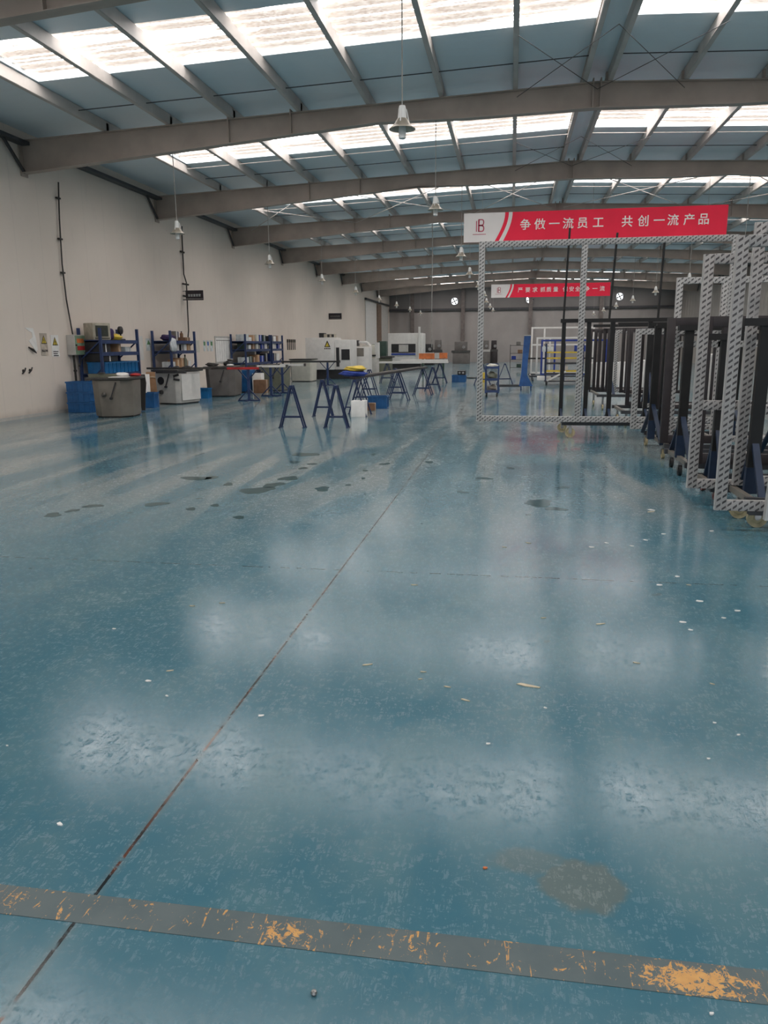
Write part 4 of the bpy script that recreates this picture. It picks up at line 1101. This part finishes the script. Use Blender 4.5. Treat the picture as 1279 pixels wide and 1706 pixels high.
def trolley(label, x0, x1, y0, y1, zb=.2, top=1.85, casters=(), posts=(), wheel='wheel_tan', blue_to=.45, ledge=None, r=.062, ax='x'):
    """A-frame glass trolley: ladder base on casters, black padded uprights with blue feet, top rail"""
    ox, oy = (x0 + x1) / 2, (y0 + y1) / 2
    t = thing('frame_trolley', label, 'trolley', (ox, oy, 0), 0, 'A-frame trolleys on the right')
    for y in (y0, y1): MB().bar((x0 - ox, y - oy, zb - .03), (x1 - ox, y - oy, zb - .03), .06, .06).build('base_beam', 'dark_steel', t)
    for x in (x0 + .06, (x0 + x1) / 2, x1 - .06): MB().bar((x - ox, y0 - oy, zb - .031), (x - ox, y1 - oy, zb - .031), .05, .05).build('cross_beam', 'grey_machine', t)
    for px_, wd_ in posts:
        MB().bar((px_ - ox, .05, zb - .03), (px_ - ox, .035, blue_to), wd_ * .95, .06).build('foot_post', 'foot_navy', t)
        MB().bar((px_ - ox, .035, blue_to), (px_ - ox, 0, top), wd_ * .88, .06).build('padded_post', 'rubber_black', t)
        for s_ in (-1, 1):
            MB().bar((px_ - ox, s_ * (y1 - y0) / 2 * .92, zb - .01), (px_ - ox, .03, blue_to * 1.5), wd_ * .5, .03).build('strut', 'foot_navy', t)
    if ledge: MB().bar((x0 - ox, ledge[0] - oy, ledge[1]), (x1 - ox, ledge[0] - oy, ledge[1]), .07, .03).build('ledge', 'dark_steel', t)
    MB().bar((x0 - ox - .05, 0, top), (x1 - ox, 0, top), .1, .06).build('top_rail', 'rubber_black', t)
    for x, y in casters: caster(t, x - ox, y - oy, zb - .05, r, wheel, ax)
    return t

# T1 with the big silver frame in front
z_of = lambda px, py, Y: atY(px, py, Y).z
x_of = lambda px, py, Y: atY(px, py, Y).x
Y1 = 13.29
xs1 = [x_of(935, 650, Y1), x_of(976, 650, Y1), x_of(1015, 650, Y1)]
trolley('trolley under the big silver frame, with white casters', .84, 3.5, 12.88, 13.7, .26, 1.86,
        [(.98, 12.88), (.90, 13.66), (3.4, 12.88), (3.4, 13.66)], [(xs1[0], .07), (xs1[1], .075), (xs1[2], .08), (2.2, .07)], blue_to=.29, r=.08, ax='y')
for (pt, pb), lb in ((((949, 380), (938, 543)), 'thin black upright rod, leftmost of three inside the big silver frame'), (((1028, 388), (1014, 540)), 'thin black upright rod, middle of three inside the big silver frame'), (((1107, 396), (1095, 535)), 'thin black upright rod, right of three inside the big silver frame')):
    a = atY(*pt, 13.32); b = atY(*pb, 13.32)
    o = MB().bar((0, 0, 0), (a.x - b.x, 0, a.z - 1.89), .032).build('upright_rod', 'rubber_black'); o.location = (b.x, 13.30, 1.89)
    tag(o, lb, 'rod')
wframe('largest silver filmed frame standing across the aisle', 12.78, x_of(797, 500, 12.78), x_of(1222, 500, 12.78), .262, z_of(800, 403, 12.78), .088, 'film_fine', [x_of(968, 550, 12.78)])
# T2: smaller silver frame
trolley('trolley behind the knee-high silver frame corner', 1.98, 3.6, 10.34, 11.95, .22, 1.72, [(2.02, 11.95), (2.02, 10.62), (3.5, 11.9), (3.5, 10.8)], [(x_of(1080, 650, 11.6), .10), (x_of(1112, 650, 10.9), .11), (3.0, .1)], 'wheel_tan')
wframe('low silver filmed frame right of the big frame', 12.05, x_of(1054, 640, 12.05), 3.4, .235, z_of(1058, 548, 12.05), .08, 'film_fine', [2.75])
wframe('silver filmed frame with a small square opening, mid right', 10.58, x_of(1121, 560, 10.58), 3.6, .235, z_of(1124, 463, 10.58), .075, 'film_fine', [2.62], [z_of(1124, 541, 10.58), z_of(1124, 574, 10.58)])
wframe('dark brown frame behind the square-opening silver frame', 10.38, x_of(1106, 620, 10.38), x_of(1212, 620, 10.38) + .1, .235, z_of(1110, 530, 10.38), .10, 'profile_dark')
# T3
trolley('trolley between the square-opening and the tall silver frames', 1.9, 3.7, 8.75, 9.9, .22, 1.66, [(1.95, 9.22), (1.98, 9.85), (3.6, 8.8), (3.6, 9.8)], [(x_of(1142, 650, 9.3), .11), (3.0, .1)], 'wheel_black')
wframe('dark brown frame leaning behind the tall silver frame', 8.6, x_of(1163, 600, 8.6), 3.2, .235, z_of(1180, 527, 8.6), .11, 'profile_dark', [x_of(1204, 650, 8.6)], dp=.07)
# T4
trolley('trolley carrying the tall silver frame with a low rail', 1.9, 3.8, 7.62, 8.35, .17, 1.55, [(2.0, 7.8), (2.0, 8.3), (3.7, 7.7), (3.7, 8.3)], [(x_of(1206, 650, 7.9), .10), (3.0, .1)], 'wheel_red')
wframe('tall silver filmed frame with a low transom, second from the right', 7.5, x_of(1160, 620, 7.5) - .01, 3.3, .165, z_of(1170, 424, 7.5), .083, 'film', [], [z_of(1150, 675, 7.5)])
o = MB().prism([(0, 0), (.06, 0), (.06, 1.38), (.035, 1.40), (0, 1.36)], -.03, .03, 'y').build('filmed_profile', 'film'); o.location = (x_of(1203, 700, 7.3), 7.3, .172)
tag(o, 'short silver profile with a slanted top standing between two frames', 'profile')
# T5, nearest
trolley('nearest trolley at the right edge, with tan casters', 1.93, 3.7, 6.62, 7.25, .25, 1.66, [(2.04, 6.63), (1.99, 6.97), (3.6, 6.6), (3.6, 7.2)], [(x_of(1271, 700, 6.8), .11), (3.0, .1)], 'wheel_tan', r=.08, ax='y', ledge=(6.5, .148))
wframe('tallest near silver filmed frame, with two transoms, at right edge', 7.2, x_of(1240, 600, 7.2) - .01, 3.6, .252, z_of(1249, 371, 7.2), .083, 'film', [], [z_of(1260, 450, 7.2), z_of(1260, 683, 7.2)])
wframe('near silver filmed frame standing on the nearest trolley', 6.5, x_of(1211, 620, 6.5) - .01, 3.3, .165, z_of(1222, 393, 6.5), .083, 'film')
o = MB().prism([(0, 0), (.07, 0), (.115, 1.25), (.045, 1.25)], -.03, .03, 'y').build('filmed_profile', 'silver'); o.location = (x_of(1272, 862, 6.32), 6.32, .13)
tag(o, 'pale silver profile leaning at the very right edge', 'profile')
for z_, Yk in ((1.62, 8.1), (1.78, 8.2)):
    pass
# mid-distance cluster of dark frames
trolley('trolley of dark frames behind the big silver frame', 1.95, 3.6, 18.3, 20.2, .36, 1.9, [(2.1, 18.38), (2.04, 19.81), (3.5, 18.4), (3.5, 20)], [(x_of(1022, 620, 18.6), .12)], 'wheel_tan', blue_to=.5)
words = ['first', 'second', 'third', 'fourth', 'fifth', 'sixth', 'seventh', 'eighth']
for k, px in enumerate((980, 988, 995, 1003, 1010, 1023, 1034, 1042)):
    Yk = 20.0 - k * .19
    x0 = x_of(px, 600, Yk)
    wframe('%s frame, counted from left, standing on trolley of dark frames' % words[k], Yk, x0, x0 + 1.3, .365, 1.84 - .02 * (k % 3), .07,
           'profile_dark' if k not in (5,) else 'film_fine', dp=.05, group='dark frames on the middle trolley')
trolley('trolley of dark frames just behind the low silver frame', 2.0, 3.8, 14.6, 15.9, .3, 1.84, [(2.1, 14.65), (2.1, 15.85), (3.7, 14.7), (3.7, 15.8)], [(x_of(1088, 620, 14.8), .10), (x_of(1102, 640, 15.2), .1)], 'wheel_tan', blue_to=.65)
for k, px in enumerate((1045, 1064, 1075, 1098)):
    Yk = 15.75 - k * .25
    x0 = x_of(px, 600, Yk)
    wframe('%s frame, counted from left, behind the low silver frame' % words[k], Yk, x0, x0 + 1.4, .305, 1.78 - .03 * k, .075, ('profile_dark', 'profile_dark', 'film_fine', 'profile_dark')[k], dp=.05)
# white frames and yellow-barred cart far behind
for k, (pxa, py, Y, lb, mt) in enumerate(((884, 545, 34.0, 'large white frame behind the yellow-barred rack', 'white_paint'), (893, 562, 33.2, 'second white frame behind the yellow-barred rack', 'white_paint'), (901, 566, 32.4, 'dark blue frame behind yellow-barred rack', 'blue_cloth'))):
    x0 = x_of(pxa, 580, Y)
    t_ = wframe(lb, Y, x0, x0 + 2.6, .25, z_of(pxa, py, Y), .07, mt, [x0 + .55], [1.45] if k == 0 else [])
trolley('low trolley of white frames behind the yellow-barred rack', .75, 3.4, 32.2, 34.3, .24, .9, [(.9, 32.3), (.9, 34.2), (3.3, 32.3), (3.3, 34.2)], [], 'wheel_black')
x0, x1 = x_of(908, 640, 29.5), x_of(969, 640, 29.5)
t = thing('bar_rack', 'mobile rack with yellow bars and dark posts behind the silver frame', 'rack', ((x0 + x1) / 2, 29.8, 0)); hw = (x1 - x0) / 2
for sx in (-hw, 0, hw):
    for sy in (-.3, .3): MB().span(sx - .025, sx + .025, sy - .025, sy + .025, .12, 1.5).build('post', 'trestle_blue', t)
for z in (.5, .97, 1.18):
    for sy in (-.3, .3): MB().bar((-hw, sy, z), (hw, sy, z), .05, .05).build('bar', 'yellow_paint', t)
for z in (.14, .40, .78):
    for sy in (-.33, .33): MB().bar((-hw - .03, sy, z), (hw + .03, sy, z), .05, .05).build('rail', 'dark_steel', t)
MB().span(-hw, hw, -.3, .3, .13, .16).build('deck', 'grey_light', t)
MB().bar((-hw + .05, -.36, .16), (hw * .1, -.36, .5), .06).build('brace', 'white_paint', t)
for sx in (-1, 1):
    for sy in (-.3, .3): caster(t, sx * (hw - .05), sy, .14, .06, 'wheel_black')
for k, (dx, z, d, mt, lb) in enumerate(((.2, .53, (.3, .3, .22), 'white_paint', 'white box on the yellow-barred rack'), (.75, 1.21, (.4, .3, .22), 'blue_cloth', 'dark blue box high on the yellow-barred rack'), (-.4, 1.21, (.4, .3, .18), 'notice_pale', 'pale box high on the yellow-barred rack'), (-.5, .165, (.5, .4, .14), 'paper', 'white sheet pack low on the yellow-barred rack'))):
    MB()
    carton(lb, ((x0 + x1) / 2 + dx - .2, 29.8, z), d, 0, mt)
# pale stacks standing deep on the right
for k, (px0, px1, py0, py1, Y, mt, lb) in enumerate(((1068, 1082, 600, 640, 24, 'white_paint', 'pale wrapped stack seen between the dark frames'), (1034, 1046, 603, 650, 25, 'paper', 'white wrapped stack deep behind the dark frames'), (1182, 1193, 590, 612, 16, 'paper', 'white wrapped bundle behind the square-opening frame'), (985, 1030, 604, 652, 30, 'white_paint', 'long white wrapped pallet stack behind the dark frames'))):
    a = atY(px0, py0, Y); b = atY(px1, py1, Y)
    carton(lb, ((a.x + b.x) / 2, Y, 0), (b.x - a.x, .8, a.z), 0, mt, None, 'wrapped_stack')

# ------------------------------------------------------------------ wet patches and litter on the floor
def puddle(px, py, rx_, ry_, seed, label, group=None, name='wet_patch'):
    p = fl(px, py); e = fl(px + rx_, py); g_ = fl(px, py - ry_)
    ax, ay = max(.006, (e - p).length), max(.006, (g_ - p).length)
    q = random.Random(seed); n = 22; ph = [q.uniform(0, 6.28) for _ in range(3)]
    pts = []
    for k in range(n):
        th = 2 * math.pi * k / n
        rr = 1 + .22 * math.sin(2 * th + ph[0]) + .13 * math.sin(3 * th + ph[1]) + .08 * math.sin(5 * th + ph[2])
        pts.append((ax * rr * math.cos(th), ay * rr * math.sin(th)))
    o = MB().prism(pts, .0, .0012).build(name, 'puddle'); o.location = (p.x, p.y, .0002)
    return tag(o, label, 'puddle', group)
puddle(428, 817, 22, 6, 1, 'largest dark wet patch on the floor, mid left')
puddle(455, 808, 15, 4, 2, 'dark wet patch joined to the largest one')
puddle(481, 797, 13, 4, 3, 'oval grey wet patch just beyond the largest one')
puddle(508, 757.5, 19, 3.2, 4, 'straight-edged dark wet strip on the floor in mid hall')
puddle(537, 814.5, 13, 3.5, 5, 'dark ring-shaped wet patch right of largest patch')
puddle(897, 838, 26, 5, 6, 'ragged dark wet patch on the right of the floor')
puddle(925, 848, 16, 3, 16, 'narrow wet tail below the ragged right patch')
for k, (px, py, a_, b_) in enumerate(((88, 858, 14, 3), (120, 851, 9, 2.5), (155, 843, 14, 2.5), (318, 848, 9, 2), (358, 842, 8, 2), (398, 862, 10, 2.2), (326, 797, 22, 3), (352, 796, 12, 2.5), (380, 807, 9, 2), (505, 780, 6, 2), (491, 770, 8, 2), (608, 784, 4, 1.5),
        (605, 797, 4, 1.3), (641, 773, 8, 1.6), (622, 757, 3, 1.6), (580, 808, 4, 1.2), (333, 757, 3, 2), (806, 797, 12, 2), (850, 780, 7, 1.5), (938, 812, 9, 2), (770, 820, 10, 1.5), (520, 773, 7, 1.6), (260, 840, 18, 3), (715, 770, 8, 1.4))):
    puddle(px, py, a_, b_, 30 + k, 'small dark damp spot on the blue floor in mid hall', 'small damp spots', 'damp_spot')
chips = [(100, 1374, 6, 'w'), (247, 1135, 5, 'w'), (278, 1160, 3, 'w'), (283, 1118, 6, 'l'), (435, 1193, 5, 'w'), (813, 1240, 4, 'w'), (808, 1447, 4, 'o'), (880, 1143, 20, 'l'), (775, 1167, 8, 'l'), (745, 1145, 6, 'l'), (612, 1108, 9, 'l'), (1180, 1265, 3, 'w'), (1190, 1205, 3, 'w'), (1085, 850, 6, 'w'),
         (1060, 1105, 6, 'l'), (1000, 1040, 9, 'l'), (905, 1030, 5, 'l'), (1150, 1050, 4, 'w'), (1105, 890, 4, 'w'), (1185, 885, 4, 'w'), (1052, 910, 4, 'w'), (880, 905, 5, 'l'), (690, 975, 6, 'l'), (1186, 1140, 4, 'l'), (1230, 1225, 3, 'w'), (1185, 1690, 4, 'w'), (705, 1120, 5, 'l'), (908, 1180, 3, 'w'), (1084, 853, 7, 'l'), (1098, 975, 5, 'w'), (1128, 961, 4, 'w'), (1147, 975, 4, 'l'), (1165, 1002, 6, 'w'), (1205, 1030, 4, 'w'), (1137, 1037, 6, 'w'), (1228, 1018, 5, 'w'), (985, 912, 5, 'w'), (1010, 905, 4, 'w'), (840, 912, 4, 'l'), (1075, 900, 4, 'w'), (370, 1005, 5, 'l'), (320, 1010, 5, 'l'), (190, 1048, 3, 'w'), (700, 1132, 4, 'l'), (12, 1243, 2, 'w')]
for k, (px, py, r_, kind) in enumerate(chips):
    p = fl(px, py); s_ = (fl(px + r_, py) - p).length
    q = random.Random(100 + k); a_ = q.uniform(-.5, .5)
    wd_ = s_ * (.22 if kind == 'l' else .6)
    pts = [(-s_, -wd_ * .4), (-s_ * .2, -wd_), (s_ * .9, -wd_ * .5), (s_, wd_ * .3), (s_ * .2, wd_ * .7), (-s_ * .7, wd_)]
    o = MB().prism(pts, 0, .004).build('wood_chip', {'w': 'paper', 'l': 'wood_chip', 'o': 'orange_paint'}[kind]); o.location = (p.x, p.y, .0005); o.rotation_euler = (0, 0, a_)
    lb = {'w': 'tiny white scrap lying on the blue floor', 'l': 'thin tan wood splinter lying on the blue floor', 'o': 'tiny orange scrap beside the olive floor stain'}[kind]
    if (px, py) == (880, 1143): lb = 'longest tan splinter lying right of centre on the floor'
    tag(o, lb, 'scrap', {'w': 'white floor scraps', 'l': 'wood splinters on the floor'}.get(kind))
p = fl(523, 1658)
o = MB().lathe([(.001, 0), (.006, .002), (.008, .007), (.006, .012), (.001, .014)], n=12).build('metal_nut', 'hub_steel'); o.location = (p.x, p.y, 0)
tag(o, 'small shiny metal bead on floor below the yellow worn line', 'bead')
